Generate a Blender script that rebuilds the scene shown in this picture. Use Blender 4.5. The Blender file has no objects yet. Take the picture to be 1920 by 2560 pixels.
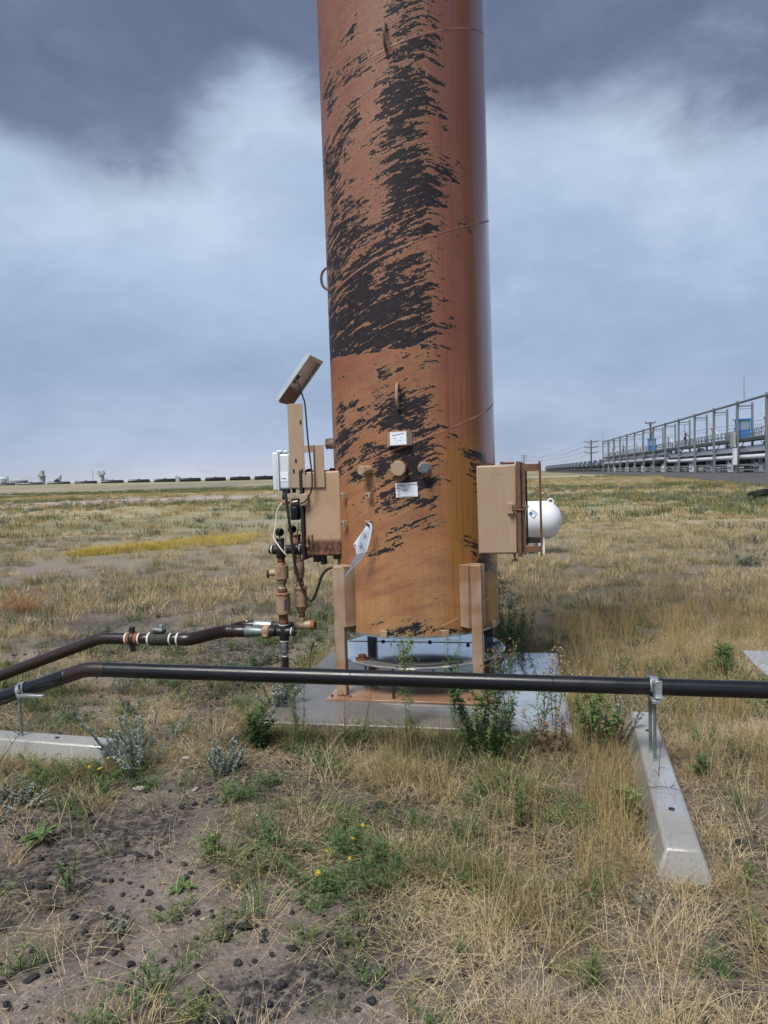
import bpy, math, random
import numpy as np
from mathutils import Matrix, Vector

random.seed(7)
RNG = np.random.default_rng(11)
SC = bpy.context.scene
COL = SC.collection
PI = math.pi
R_ = math.radians

# ------------------------------------------------------------------ camera
cam_d = bpy.data.cameras.new('camera')
cam_d.sensor_fit = 'VERTICAL'
cam_d.sensor_height = 24.0
cam_d.lens = 17.8125
cam_d.clip_start = 0.05
cam_d.clip_end = 9000
cam = bpy.data.objects.new('camera', cam_d)
COL.objects.link(cam)
cam.matrix_basis = (Matrix.Translation((0, 0, 1.65)) @ Matrix.Rotation(R_(90 - 2.83), 4, 'X')
                    @ Matrix.Rotation(R_(-1.5), 4, 'Z'))
SC.camera = cam

# ------------------------------------------------------------------ exposure
SC.view_settings.view_transform = 'Standard'
SC.view_settings.look = 'None'
SC.view_settings.gamma = 1.0
SC.view_settings.exposure = 1.60
SC.view_settings.use_curve_mapping = False
try:
    SC.cycles.use_adaptive_sampling = True
    SC.cycles.adaptive_threshold = 0.03
    SC.cycles.max_bounces = 5
    SC.cycles.diffuse_bounces = 2
    SC.cycles.glossy_bounces = 3
    SC.cycles.transparent_max_bounces = 6
    SC.cycles.volume_bounces = 0
    SC.cycles.caustics_reflective = False
    SC.cycles.caustics_refractive = False
    SC.cycles.use_denoising = True
except Exception:
    pass

# ------------------------------------------------------------------ world: storm clouds over a thin sky
SUN_EL, SUN_AZ = R_(58), R_(215)      # azimuth clockwise from +Y: behind the camera, a little left
W = bpy.data.worlds.new('World')
SC.world = W
W.use_nodes = True
W.cycles.sampling_method = 'NONE'      # the sky is soft and even: plain sampling is enough
wt = W.node_tree
for n in list(wt.nodes):
    wt.nodes.remove(n)


class G:
    """tiny node-graph helper"""
    def __init__(s, tree):
        s.t = tree

    def n(s, typ, **kw):
        nd = s.t.nodes.new(typ)
        for k, v in kw.items():
            setattr(nd, k, v)
        return nd

    def put(s, sock, v):
        if v is None:
            return
        if hasattr(v, 'is_linked') or isinstance(v, bpy.types.NodeSocket):
            s.t.links.new(v, sock)
        else:
            if isinstance(v, (tuple, list)) and len(v) == 3 and sock.type == 'RGBA':
                v = (*v, 1)
            sock.default_value = v

    def math(s, op, a, b=None, c=None, clamp=False):
        nd = s.n('ShaderNodeMath', operation=op, use_clamp=clamp)
        s.put(nd.inputs[0], a)
        if b is not None:
            s.put(nd.inputs[1], b)
        if c is not None:
            s.put(nd.inputs[2], c)
        return nd.outputs[0]

    def vmath(s, op, a, b=None):
        nd = s.n('ShaderNodeVectorMath', operation=op)
        s.put(nd.inputs[0], a)
        if b is not None:
            s.put(nd.inputs[1], b)
        return nd.outputs[0]

    def mix(s, f, a, b, blend='MIX'):
        nd = s.n('ShaderNodeMix', data_type='RGBA', blend_type=blend)
        nd.clamp_factor = True
        s.put(nd.inputs[0], f)
        s.put(nd.inputs[6], a)
        s.put(nd.inputs[7], b)
        return nd.outputs[2]

    def fmix(s, f, a, b):
        nd = s.n('ShaderNodeMix', data_type='FLOAT')
        s.put(nd.inputs[0], f)
        s.put(nd.inputs[2], a)
        s.put(nd.inputs[3], b)
        return nd.outputs[0]

    def noise(s, vec=None, scale=5., detail=4., rough=.55, dim='3D', dist=0., out=0):
        nd = s.n('ShaderNodeTexNoise', noise_dimensions=dim)
        if vec is not None:
            s.put(nd.inputs['Vector'], vec)
        nd.inputs['Scale'].default_value = scale
        nd.inputs['Detail'].default_value = detail
        nd.inputs['Roughness'].default_value = rough
        nd.inputs['Distortion'].default_value = dist
        return nd.outputs[out]

    def voro(s, vec=None, scale=5., feature='F1', out=0, rnd=1.):
        nd = s.n('ShaderNodeTexVoronoi', feature=feature)
        if vec is not None:
            s.put(nd.inputs['Vector'], vec)
        nd.inputs['Scale'].default_value = scale
        nd.inputs['Randomness'].default_value = rnd
        return nd.outputs[out]

    def map(s, vec, scale=(1, 1, 1), loc=(0, 0, 0), rot=(0, 0, 0)):
        nd = s.n('ShaderNodeMapping')
        s.put(nd.inputs[0], vec)
        nd.inputs[1].default_value = loc
        nd.inputs[2].default_value = rot
        nd.inputs[3].default_value = scale
        return nd.outputs[0]

    def ramp(s, f, stops, interp='LINEAR'):
        nd = s.n('ShaderNodeValToRGB')
        nd.color_ramp.interpolation = interp
        el = nd.color_ramp.elements
        while len(el) < len(stops):
            el.new(.5)
        while len(el) > len(stops):
            el.remove(el[-1])
        for e, (p, c) in zip(el, stops):
            e.position = p
            e.color = (*c, 1) if isinstance(c, (tuple, list)) else (c, c, c, 1)
        s.put(nd.inputs[0], f)
        return nd.outputs[0]

    def sstep(s, f, a, b, lo=0., hi=1.):
        nd = s.n('ShaderNodeMapRange', interpolation_type='SMOOTHSTEP')
        s.put(nd.inputs[0], f)
        nd.inputs[1].default_value = a
        nd.inputs[2].default_value = b
        nd.inputs[3].default_value = lo
        nd.inputs[4].default_value = hi
        return nd.outputs[0]

    def sep(s, v):
        nd = s.n('ShaderNodeSeparateXYZ')
        s.put(nd.inputs[0], v)
        return nd.outputs

    def comb(s, x=0., y=0., z=0.):
        nd = s.n('ShaderNodeCombineXYZ')
        s.put(nd.inputs[0], x)
        s.put(nd.inputs[1], y)
        s.put(nd.inputs[2], z)
        return nd.outputs[0]

    def attr(s, name, out=0):
        return s.n('ShaderNodeAttribute', attribute_name=name).outputs[out]

    def bump(s, h, strength=.3, dist=.01, normal=None):
        nd = s.n('ShaderNodeBump')
        nd.inputs['Strength'].default_value = strength
        nd.inputs['Distance'].default_value = dist
        s.put(nd.inputs['Height'], h)
        if normal is not None:
            s.put(nd.inputs['Normal'], normal)
        return nd.outputs[0]


g = G(wt)
dirv = g.n('ShaderNodeTexCoord').outputs['Generated']
dx, dy, dz = g.sep(dirv)
# billow coordinates on a flat cloud deck
deckz = g.math('ADD', g.math('MAXIMUM', dz, 0.0), 0.22)
cu = g.comb(g.math('DIVIDE', dx, deckz), g.math('DIVIDE', dy, deckz), 0.0)
big = g.noise(g.map(dirv, (1, 1, 1.0), (4.52, 19.05, 26.04)), 1.9, 2, .5)
med = g.noise(g.map(dirv, (1, 1, 1.7), (3.1, 9.7, 0)), 5.5, 5, .6, dist=.3)
soft = g.noise(g.map(dirv, (1.6, 1.6, 4.0), (1.2, .4, .1)), 1.7, 4, .55)
# lower rim of the dark deck, uneven with direction
rim = g.math('ADD', g.math('MULTIPLY', g.math('SUBTRACT', big, .5), .78),
             g.math('MULTIPLY', g.math('SUBTRACT', med, .5), .21))
el = g.math('ADD', dz, rim)
dark = g.sstep(el, .325, .445)
hz = g.ramp(dz, [(0.0, (.430, .465, .555)), (.035, (.315, .390, .540)), (.12, (.262, .346, .490)), (.24, (.308, .406, .558)),
                 (.36, (.375, .475, .615)), (.6, (.34, .43, .60)), (1.0, (.32, .40, .56))])
hz = g.mix(g.sstep(soft, .38, .72), g.mix(1.0, hz, (.90, .91, .93), 'MULTIPLY'), g.mix(1.0, hz, (1.18, 1.14, 1.10), 'MULTIPLY'))
glow = g.math('MULTIPLY', g.sstep(el, .20, .37), g.sstep(med, .30, .66))
hz = g.mix(g.math('MULTIPLY', glow, .68), hz, (.475, .565, .675))
dk = g.mix(g.sstep(med, .25, .75), (.098, .126, .200), (.140, .175, .265))
dk = g.mix(g.sstep(g.noise(g.map(dirv, (1, 1, 1), (5, 2, 9)), 1.3, 3, .5), .45, .75), dk, (.165, .205, .305))
cloud = g.mix(dark, hz, dk)
fine = g.noise(g.map(dirv, (1, 1, 2.2), (1.7, 3.3, .4)), 13., 6, .62, dist=.5)
cloud = g.mix(g.sstep(fine, .32, .70), g.mix(1.0, cloud, (.965, .967, .97), 'MULTIPLY'), g.mix(1.0, cloud, (1.032, 1.03, 1.027), 'MULTIPLY'))
sky = g.n('ShaderNodeTexSky', sky_type='NISHITA')
sky.sun_disc = False
sky.sun_elevation = SUN_EL
sky.sun_rotation = SUN_AZ
sky.air_density = 1.0
sky.dust_density = 2.0
bg1 = g.n('ShaderNodeBackground')
g.put(bg1.inputs[0], sky.outputs[0])
bg1.inputs[1].default_value = 0.05
bg2 = g.n('ShaderNodeBackground')
g.put(bg2.inputs[0], cloud)
bg2.inputs[1].default_value = 0.42
mx = g.n('ShaderNodeMixShader')
mx.inputs[0].default_value = 0.93
wt.links.new(bg1.outputs[0], mx.inputs[1])
wt.links.new(bg2.outputs[0], mx.inputs[2])
wo = g.n('ShaderNodeOutputWorld')
wt.links.new(mx.outputs[0], wo.inputs[0])

# ------------------------------------------------------------------ the one sun, blurred by the overcast
sd = bpy.data.lights.new('sun', 'SUN')
sd.energy = 1.5
sd.angle = R_(24)
sd.color = (1.0, .97, .92)
sun = bpy.data.objects.new('sun', sd)
COL.objects.link(sun)
sv = Vector((math.sin(SUN_AZ) * math.cos(SUN_EL), math.cos(SUN_AZ) * math.cos(SUN_EL), math.sin(SUN_EL)))
sun.rotation_euler = sv.to_track_quat('Z', 'Y').to_euler()


# ================================================================== helpers
class MB:
    def __init__(s):
        s.v = []
        s.f = []

    def add(s, vs, fs):
        o = len(s.v)
        s.v += [tuple(map(float, p)) for p in vs]
        s.f += [tuple(i + o for i in f) for f in fs]
        return s

    def box(s, c, d, m=None):
        """centre, full sizes, optional 3x3/4x4 rotation about the centre"""
        c = Vector(c)
        vs = []
        for x in (-.5, .5):
            for y in (-.5, .5):
                for z in (-.5, .5):
                    p = Vector((x * d[0], y * d[1], z * d[2]))
                    if m is not None:
                        p = m @ p
                    vs.append(c + p)
        return s.add(vs, [(0, 1, 3, 2), (4, 6, 7, 5), (0, 4, 5, 1), (2, 3, 7, 6), (0, 2, 6, 4), (1, 5, 7, 3)])

    def tube(s, pts, r, n=12, cap=True):
        pts = [Vector(p) for p in pts]
        k = len(pts)
        rs = [r] * k if not isinstance(r, (list, tuple)) else list(r)
        t = []
        for i in range(k):
            a = pts[max(i - 1, 0)]
            b = pts[min(i + 1, k - 1)]
            d = (b - a)
            t.append(d.normalized() if d.length > 1e-9 else Vector((0, 0, 1)))
        ref = Vector((0, 0, 1)) if abs(t[0].z) < .9 else Vector((0, 1, 0))
        u = (ref - t[0] * ref.dot(t[0])).normalized()
        vs = []
        for i in range(k):
            u = (u - t[i] * u.dot(t[i]))
            u = u.normalized() if u.length > 1e-6 else t[i].orthogonal().normalized()
            w = t[i].cross(u)
            for j in range(n):
                a = 2 * PI * j / n
                vs.append(pts[i] + (u * math.cos(a) + w * math.sin(a)) * rs[i])
        fs = []
        for i in range(k - 1):
            for j in range(n):
                j2 = (j + 1) % n
                fs.append((i * n + j, i * n + j2, (i + 1) * n + j2, (i + 1) * n + j))
        if cap:
            fs.append(tuple(range(n - 1, -1, -1)))
            fs.append(tuple((k - 1) * n + j for j in range(n)))
        return s.add(vs, fs)

    def cyl(s, p0, p1, r0, r1=None, n=20, cap=True):
        return s.tube([p0, p1], [r0, r0 if r1 is None else r1], n, cap)

    def lathe(s, prof, p=(0, 0, 0), axis=(0, 0, 1), n=24, cap=True, turn=0.):
        """profile [(radius, height)...] along the axis from p"""
        p = Vector(p)
        ax = Vector(axis).normalized()
        ref = Vector((0, 0, 1)) if abs(ax.z) < .9 else Vector((1, 0, 0))
        u = (ref - ax * ref.dot(ax)).normalized()
        w = ax.cross(u)
        vs = []
        for (r, h) in prof:
            for j in range(n):
                a = 2 * PI * j / n + turn
                vs.append(p + ax * h + (u * math.cos(a) + w * math.sin(a)) * r)
        k = len(prof)
        fs = [(i * n + j, i * n + (j + 1) % n, (i + 1) * n + (j + 1) % n, (i + 1) * n + j) for i in range(k - 1) for j in range(n)]
        if cap:
            fs.append(tuple(range(n - 1, -1, -1)))
            fs.append(tuple((k - 1) * n + j for j in range(n)))
        return s.add(vs, fs)

    def prism(s, poly, o, ex, ey, th):
        """polygon in plane (o, ex, ey) extruded by th along ex x ey, centred"""
        o, ex, ey = Vector(o), Vector(ex), Vector(ey)
        ez = ex.cross(ey).normalized()
        n = len(poly)
        vs = [o + ex * a + ey * b + ez * (th / 2) for a, b in poly] + [o + ex * a + ey * b - ez * (th / 2) for a, b in poly]
        fs = [tuple(range(n)), tuple(range(2 * n - 1, n - 1, -1))]
        fs += [(i, i + n, (i + 1) % n + n, (i + 1) % n) for i in range(n)]
        return s.add(vs, fs)

    def build(s, name, mat, parent=None, smooth=35, bevel=0., off=None, segs=2):
        me = bpy.data.meshes.new(name)
        vs = s.v
        if off is None and parent is not None and 'base' in OFF.get(parent.name, {}):
            off = OFF[parent.name]['base']
        if off is not None:
            vs = [(a - off[0], b - off[1], c - off[2]) for a, b, c in vs]
        me.from_pydata(vs, [], s.f)
        me.update()
        return link(name, me, mat, parent, smooth, bevel, segs)


OFF = {}


def link(name, me, mat, parent=None, smooth=35, bevel=0., segs=2):
    if mat is not None and not len(me.materials):
        me.materials.append(mat)
    if smooth:
        me.shade_smooth()
        if smooth < 180:
            me.set_sharp_from_angle(angle=R_(smooth))
    ob = bpy.data.objects.new(name, me)
    COL.objects.link(ob)
    if parent is not None:
        ob.parent = parent
        if parent.name in OFF:
            OFF[ob.name] = OFF[parent.name]
    if bevel:
        m = ob.modifiers.new('bevel', 'BEVEL')
        m.width = bevel
        m.segments = segs
        m.limit_method = 'ANGLE'
        m.angle_limit = R_(40)
    return ob


def tag(o, label=None, cat=None, group=None, kind=None):
    if label:
        o['label'] = label
    if cat:
        o['category'] = cat
    if group:
        o['group'] = group
    if kind:
        o['kind'] = kind
    return o


def thing(name, label, cat, loc=(0, 0, 0), rz=0., group=None, mat=None, base=None):
    """an Empty at the thing's base. base: its parts are written in that frame's coordinates"""
    o = bpy.data.objects.new(name, None)
    o.empty_display_size = .1
    COL.objects.link(o)
    if mat is not None:
        o.matrix_basis = mat @ Matrix.Translation(base or (0, 0, 0))
        OFF[o.name] = {'base': base or (0, 0, 0)}
    else:
        o.location = loc
        o.rotation_euler = (0, 0, rz)
        if base is not None:
            OFF[o.name] = {'base': base}
    return tag(o, label, cat, group)


def copy_tree(o, parent=None):
    c = o.copy()
    COL.objects.link(c)
    c.parent = parent
    for ch in o.children:
        copy_tree(ch, c)
    return c


def lerp(a, b, t):
    return a + (b - a) * t


def spline(pts, n=8):
    """Catmull-Rom through points"""
    P = [Vector(p) for p in pts]
    P = [P[0] * 2 - P[1]] + P + [P[-1] * 2 - P[-2]]
    out = []
    for i in range(1, len(P) - 2):
        for k in range(n):
            t = k / n
            a, b, c, d = P[i - 1], P[i], P[i + 1], P[i + 2]
            out.append(.5 * ((2 * b) + (c - a) * t + (2 * a - 5 * b + 4 * c - d) * t * t + (3 * b - a - 3 * c + d) * t ** 3))
    out.append(P[-2])
    return out


def hash2(ix, iy, seed):
    h = (ix.astype(np.int64) * 374761393 + iy.astype(np.int64) * 668265263 + seed * 2147483647 // 7) & 0xFFFFFFFF
    h = ((h ^ (h >> 13)) * 1274126177) & 0xFFFFFFFF
    return ((h ^ (h >> 16)) & 0xFFFFFF) / float(0xFFFFFF)


def vnoise(x, y, seed=0):
    x = np.asarray(x, float)
    y = np.asarray(y, float)
    ix, iy = np.floor(x), np.floor(y)
    fx, fy = x - ix, y - iy
    fx, fy = fx * fx * (3 - 2 * fx), fy * fy * (3 - 2 * fy)
    a = hash2(ix, iy, seed)
    b = hash2(ix + 1, iy, seed)
    c = hash2(ix, iy + 1, seed)
    d = hash2(ix + 1, iy + 1, seed)
    return (a * (1 - fx) + b * fx) * (1 - fy) + (c * (1 - fx) + d * fx) * fy


def fbm(x, y, seed=0, o=4):
    s, a, t = 0, .5, 0
    for i in range(o):
        s = s + a * vnoise(np.asarray(x) * 2 ** i + 17.3 * i, np.asarray(y) * 2 ** i - 9.1 * i, seed + i)
        t += a
        a *= .5
    return s / t


def sst(x, a, b):
    t = np.clip((np.asarray(x, float) - a) / (b - a), 0, 1)
    return t * t * (3 - 2 * t)


# ------------------------------------------------------------------ materials
def new_mat(name):
    m = bpy.data.materials.new(name)
    m.use_nodes = True
    t = m.node_tree
    b = t.nodes.get('Principled BSDF')
    return m, G(t), b


RUST = (.10, .035, .016)


def pbr(name, col, rough=.5, metal=0., col2=None, var=.5, vscale=6., bump=.15, bscale=80., streak=None, streak_amt=.5,
        spots=None, spot_lo=.62, spot_scale=22., spec=.5, coat=0., rvar=.15):
    m, g, b = new_mat(name)
    oc = g.n('ShaderNodeTexCoord').outputs['Object']
    n1 = g.noise(oc, vscale, 5, .6)
    col2 = col2 or tuple(c * .68 for c in col)
    c = g.mix(g.math('MULTIPLY', g.sstep(n1, .35, .7), var), col, col2)
    if streak:
        n2 = g.noise(g.map(oc, (34, 34, 2.2)), 1.0, 4, .6)
        c = g.mix(g.math('MULTIPLY', g.sstep(n2, .5, .68), streak_amt), c, streak)
    r = g.math('ADD', rough - rvar / 2, g.math('MULTIPLY', n1, rvar))
    if spots:
        n3 = g.noise(oc, spot_scale, 6, .65)
        k = g.sstep(n3, spot_lo, spot_lo + .05)
        c = g.mix(k, c, spots)
        r = g.fmix(k, r, .85)
    g.put(b.inputs['Base Color'], c)
    g.put(b.inputs['Roughness'], r)
    b.inputs['Metallic'].default_value = metal
    b.inputs['Specular IOR Level'].default_value = spec
    b.inputs['Coat Weight'].default_value = coat
    b.inputs['Coat Roughness'].default_value = .12
    if bump:
        g.put(b.inputs['Normal'], g.bump(g.noise(oc, bscale, 4, .6), bump, .004))
    return m


M = {}
M['tan'] = pbr('tan_paint', (.365, .262, .172), .48, col2=(.315, .212, .130), streak=(.42, .32, .225), streak_amt=.3, spots=RUST, spot_lo=.675, spot_scale=42., bump=.06)
M['tan_chipped'] = pbr('chipped_tan_paint', (.34, .235, .155), .55, col2=(.24, .135, .075), var=.9, vscale=12, spots=(.085, .035, .02), spot_lo=.60, spot_scale=55, bump=.2)
M['tan_rusty'] = pbr('tan_paint_rusting', (.34, .20, .115), .6, col2=(.14, .055, .028), var=.85, vscale=26, spots=(.05, .02, .012), spot_lo=.60, spot_scale=40, bump=.3)
M['tan_leg'] = pbr('tan_leg_paint', (.375, .275, .195), .45, col2=(.25, .13, .062), var=.95, vscale=4.5, streak=(.20, .10, .05), streak_amt=.28, spots=RUST, spot_lo=.67, bump=.08)
M['tan_shelf'] = pbr('tan_wet_plate', (.33, .20, .12), .16, col2=(.21, .10, .055), var=.8, vscale=5, bump=.05, rvar=.12)
M['rust'] = pbr('rusty_steel', (.085, .032, .016), .8, col2=(.20, .075, .03), var=.9, vscale=14, spots=(.025, .014, .012), spot_lo=.6, bump=.4)
M['rust_tan'] = pbr('rust_over_tan', (.16, .075, .04), .7, col2=(.06, .025, .015), var=.9, vscale=18, spots=(.30, .19, .11), spot_lo=.63, bump=.3)
M['black_iron'] = pbr('black_iron', (.014, .012, .013), .42, col2=(.03, .02, .018), vscale=20, bump=.25)
M['black_pipe'] = pbr('black_pipe_coating', (.008, .0095, .013), .30, col2=(.014, .013, .015), vscale=9, bump=.03, bscale=40, spec=.40, rvar=.34)
M['brown_pipe'] = pbr('brown_pipe_paint', (.026, .0145, .013), .34, col2=(.016, .010, .010), vscale=7, bump=.04, rvar=.12)
M['black_rubber'] = pbr('black_rubber', (.012, .012, .013), .6, bump=.1)
M['black_plastic'] = pbr('black_plastic', (.010, .011, .012), .38, bump=.03)
M['galv'] = pbr('galvanised_steel', (.46, .50, .51), .42, metal=.75, col2=(.30, .34, .35), var=.8, vscale=28, bump=.08)
M['galv_dull'] = pbr('dull_galvanised', (.20, .235, .235), .5, metal=.5, col2=(.10, .12, .12), var=.8, vscale=22, bump=.12)
M['white_plastic'] = pbr('pale_plastic', (.60, .65, .68), .38, col2=(.52, .57, .60), bump=.02)
M['white_tape'] = pbr('white_thread_tape', (.66, .66, .62), .6, bump=.1)
M['white_paint'] = pbr('white_tank_paint', (.74, .77, .80), .32, col2=(.66, .68, .69), var=.5, vscale=3, streak=(.58, .59, .58), streak_amt=.25, bump=.03)
M['alu'] = pbr('aluminium_frame', (.62, .66, .68), .36, metal=.35, bump=.03)
M['panel_back'] = pbr('panel_back_sheet', (.86, .88, .90), .5, col2=(.80, .82, .84), bump=.03)
M['cell'] = pbr('solar_cell', (.008, .012, .03), .12, bump=0)
M['sticker'] = pbr('white_sticker', (.78, .83, .88), .35, bump=0, var=.1)
M['ink'] = pbr('dark_ink', (.02, .025, .04), .6, bump=0)
M['red_ink'] = pbr('red_ink', (.45, .10, .11), .6, bump=0)
M['pink_ink'] = pbr('faded_red_ink', (.62, .28, .38), .6, bump=0)
M['blue_ink'] = pbr('blue_ink', (.015, .22, .58), .5, bump=0)
M['blue_mark'] = pbr('blue_paint_mark', (.03, .05, .20), .6, bump=0)
M['glass_grey'] = pbr('sight_glass', (.10, .15, .15), .08, bump=0)
M['white_cable'] = pbr('cream_cable', (.70, .68, .60), .5, bump=0)
M['red_sleeve'] = pbr('red_sleeve', (.28, .05, .045), .5, bump=0)
M['olive'] = pbr('mossy_green_wrap', (.030, .038, .022), .7, col2=(.012, .013, .013), var=.95, vscale=24, bump=.3)
M['orange_rust'] = pbr('orange_rust', (.28, .105, .035), .75, col2=(.12, .045, .02), var=.9, vscale=20, spots=(.02, .016, .015), spot_lo=.6, bump=.3)
M['rack_steel'] = pbr('rack_steel', (.20, .225, .235), .5, metal=.2, col2=(.15, .17, .18), bump=0, vscale=1)
M['rack_dark'] = pbr('rack_dark_steel', (.06, .07, .075), .6, bump=0, vscale=1)
M['rack_white'] = pbr('rack_white_lagging', (.82, .84, .86), .4, col2=(.72, .74, .76), bump=0, vscale=.6)
M['booth_blue'] = pbr('booth_blue', (.022, .19, .52), .4, col2=(.03, .24, .60), bump=0, vscale=.7)
M['booth_glass'] = pbr('booth_glass', (.28, .36, .40), .12, bump=0)
M['car_black'] = pbr('tank_car_black', (.016, .018, .021), .30, col2=(.03, .03, .032), vscale=.6, bump=0, coat=.2, spec=.35)
M['wood_pole'] = pbr('weathered_pole', (.07, .065, .062), .8, vscale=2, bump=0)
M['plant_grey'] = pbr('plant_grey', (.36, .38, .40), .6, vscale=.1, bump=0)
M['plant_dark'] = pbr('plant_dark', (.22, .235, .25), .6, vscale=.1, bump=0)
M['plant_white'] = pbr('plant_white', (.74, .78, .82), .5, vscale=.1, bump=0)
M['stone_black'] = pbr('black_slag_stone', (.013, .014, .017), .55, col2=(.035, .03, .03), vscale=30, bump=.5, bscale=120)
M['stone_pale'] = pbr('pale_stone', (.42, .37, .33), .7, col2=(.32, .24, .21), vscale=25, bump=.4)
M['stone_red'] = pbr('reddish_stone', (.13, .07, .06), .7, col2=(.08, .05, .045), vscale=25, bump=.4)


def plant_mat(name, a, b_, rough=.65, trans=.25, scale=3.):
    m, g, b = new_mat(name)
    rnd = g.n('ShaderNodeObjectInfo').outputs['Random']
    pos = g.n('ShaderNodeNewGeometry').outputs['Position']
    n1 = g.noise(pos, scale, 3, .6)
    n2 = g.noise(pos, 90., 2, .6)
    f = g.math('ADD', g.math('MULTIPLY', rnd, .55), g.math('MULTIPLY', n1, .55), clamp=True)
    c = g.mix(f, a, b_)
    c = g.mix(g.sstep(n2, .3, .7), g.mix(1.0, c, (.58, .55, .50), 'MULTIPLY'), g.mix(1.0, c, (1.22, 1.22, 1.2), 'MULTIPLY'))
    g.put(b.inputs['Base Color'], c)
    b.inputs['Roughness'].default_value = rough
    b.inputs['Specular IOR Level'].default_value = .3
    tr = g.n('ShaderNodeBsdfTranslucent')
    g.put(tr.inputs[0], c)
    mx = g.n('ShaderNodeMixShader')
    mx.inputs[0].default_value = trans
    out = g.t.nodes['Material Output']
    g.t.links.new(b.outputs[0], mx.inputs[1])
    g.t.links.new(tr.outputs[0], mx.inputs[2])
    g.t.links.new(mx.outputs[0], out.inputs[0])
    return m


M['straw'] = plant_mat('dry_straw', (.33, .245, .13), (.70, .575, .355))
M['straw_gold'] = plant_mat('golden_straw', (.31, .215, .09), (.60, .46, .23))
M['straw_pale'] = plant_mat('pale_straw', (.42, .33, .19), (.74, .63, .42))
M['grass_green'] = plant_mat('green_grass', (.085, .125, .04), (.20, .225, .09))
M['grass_olive'] = plant_mat('olive_grass', (.17, .175, .085), (.32, .30, .165))
M['weed_green'] = plant_mat('weed_green', (.075, .15, .05), (.165, .25, .10))
M['weed_light'] = plant_mat('weed_light_green', (.14, .20, .065), (.25, .29, .12))
M['sage'] = plant_mat('silver_sage', (.27, .325, .29), (.42, .47, .43))
M['sage_dull'] = plant_mat('grey_green_sage', (.19, .215, .17), (.31, .33, .27))
M['stem_brown'] = plant_mat('brown_stem', (.075, .045, .03), (.15, .10, .06), trans=0.)
M['seed_tan'] = plant_mat('tan_seed_head', (.32, .21, .13), (.46, .34, .23))
M['tumble'] = plant_mat('orange_dry_brush', (.36, .18, .075), (.50, .29, .13))
M['yellow_fl'] = plant_mat('yellow_petal', (.72, .47, .02), (.82, .60, .05))
M['gold_grass'] = plant_mat('yellow_grass', (.52, .40, .085), (.68, .55, .17))
M['tree_leaf'] = plant_mat('tree_leaf', (.025, .05, .03), (.05, .085, .045))

# ================================================================== GROUND
BARE = [(-1.05, 2.35, .48), (-.42, 2.28, .50), (-.75, 2.72, .42), (-1.20, 3.05, .30), (-1.75, 2.45, .32), (-1.15, 3.95, .28),
        (-.75, 4.05, .35), (-.2, 3.7, .22), (-1.9, 3.6, .3), (1.75, 3.2, .25), (1.9, 5.9, .35), (2.6, 7.8, .4), (-2.2, 6.6, .6), (-3.1, 8.4, .8), (-1.1, 7.0, .5)]
SLAG = [(-.05, 3.72, .28), (-.75, 4.08, .38), (-1.0, 4.25, .25), (-1.75, 3.15, .35), (-1.55, 3.75, .3), (-.35, 4.3, .25), (.55, 2.6, .2), (1.75, 3.1, .3), (1.95, 5.9, .4), (-.5, 3.3, .2), (2.3, 7.5, .4), (.4, 3.6, .2)]
FARBARE = [(-9, 20, 5, 4), (-5.5, 28, 3.5, 2.5), (-26, 64, 22, 8), (-3.2, 24.5, 3, 1.5), (-7, 14.5, 2.5, 1.5), (9, 22, 5, .9), (6, 12, 2.5, .6), (-40, 150, 60, 26), (7, 10.2, 1.5, .5)]
GREENS = [(.95, 3.6, .35), (1.0, 4.1, .3), (.62, 3.95, .3), (1.55, 4.3, .25), (1.85, 3.75, .3), (-2.6, 7.4, .7), (-1.6, 6.2, .5), (-3.6, 6.6, .7), (-.9, 5.4, .4), (-2.9, 5.6, .5), (1.5, 3.2, .25), (.3, 3.3, .3), (-.55, 3.5, .35), (-1.25, 4.6, .4), (-1.9, 4.15, .25), (1.75, 4.9, .35), (2.9, 9.0, .8), (.75, 2.75, .2), (1.5, 2.45, .2), (.6, 4.3, .5), (-.6, 4.7, .45), (1.2, 6.9, .8), (-.7, 6.6, .7), (-1.0, 4.55, .35), (.25, 4.75, .4), (.85, 3.75, .4), (-.25, 2.95, .35), (-1.55, 4.15, .3), (2.6, 5.6, .6), (2.2, 7.3, .6), (-.9, 8.0, .8), (-2.2, 5.0, .6)]


def gauss(x, y, lst):
    s = np.zeros(np.broadcast(x, y).shape)
    for b in lst:
        rx, ry = (b[2], b[2]) if len(b) == 3 else (b[2], b[3])
        s = np.maximum(s, np.exp(-(((x - b[0]) / rx) ** 2 + ((y - b[1]) / ry) ** 2)))
    return s


def ground_z(x, y):
    x = np.asarray(x, float)
    y = np.asarray(y, float)
    right = .5 * sst(y, 32, 92)
    crest = .70 + .62 * sst(-x, 40, 170)
    left = crest * sst(y, 70, 290) - (crest + 2.7) * sst(y, 310, 420)
    k = sst(-x, -25, 35)
    z = right * (1 - k) + left * k
    near = 1 - sst(y, 25, 60)
    z = z + near * (.06 * (fbm(x * .45, y * .45, 5) - .5) + .035 * (fbm(x * 2.2, y * 2.2, 9) - .5) + .012 * (fbm(x * 9, y * 9, 13, 3) - .5))
    # the gullied dirt bank far left
    z = z + .55 * sst(-x, 10, 40) * np.exp(-((y - 150) / 30) ** 2) * fbm(x * .09, y * .09, 21)
    # the ground lies flat under the slabs and stops
    return z


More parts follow.
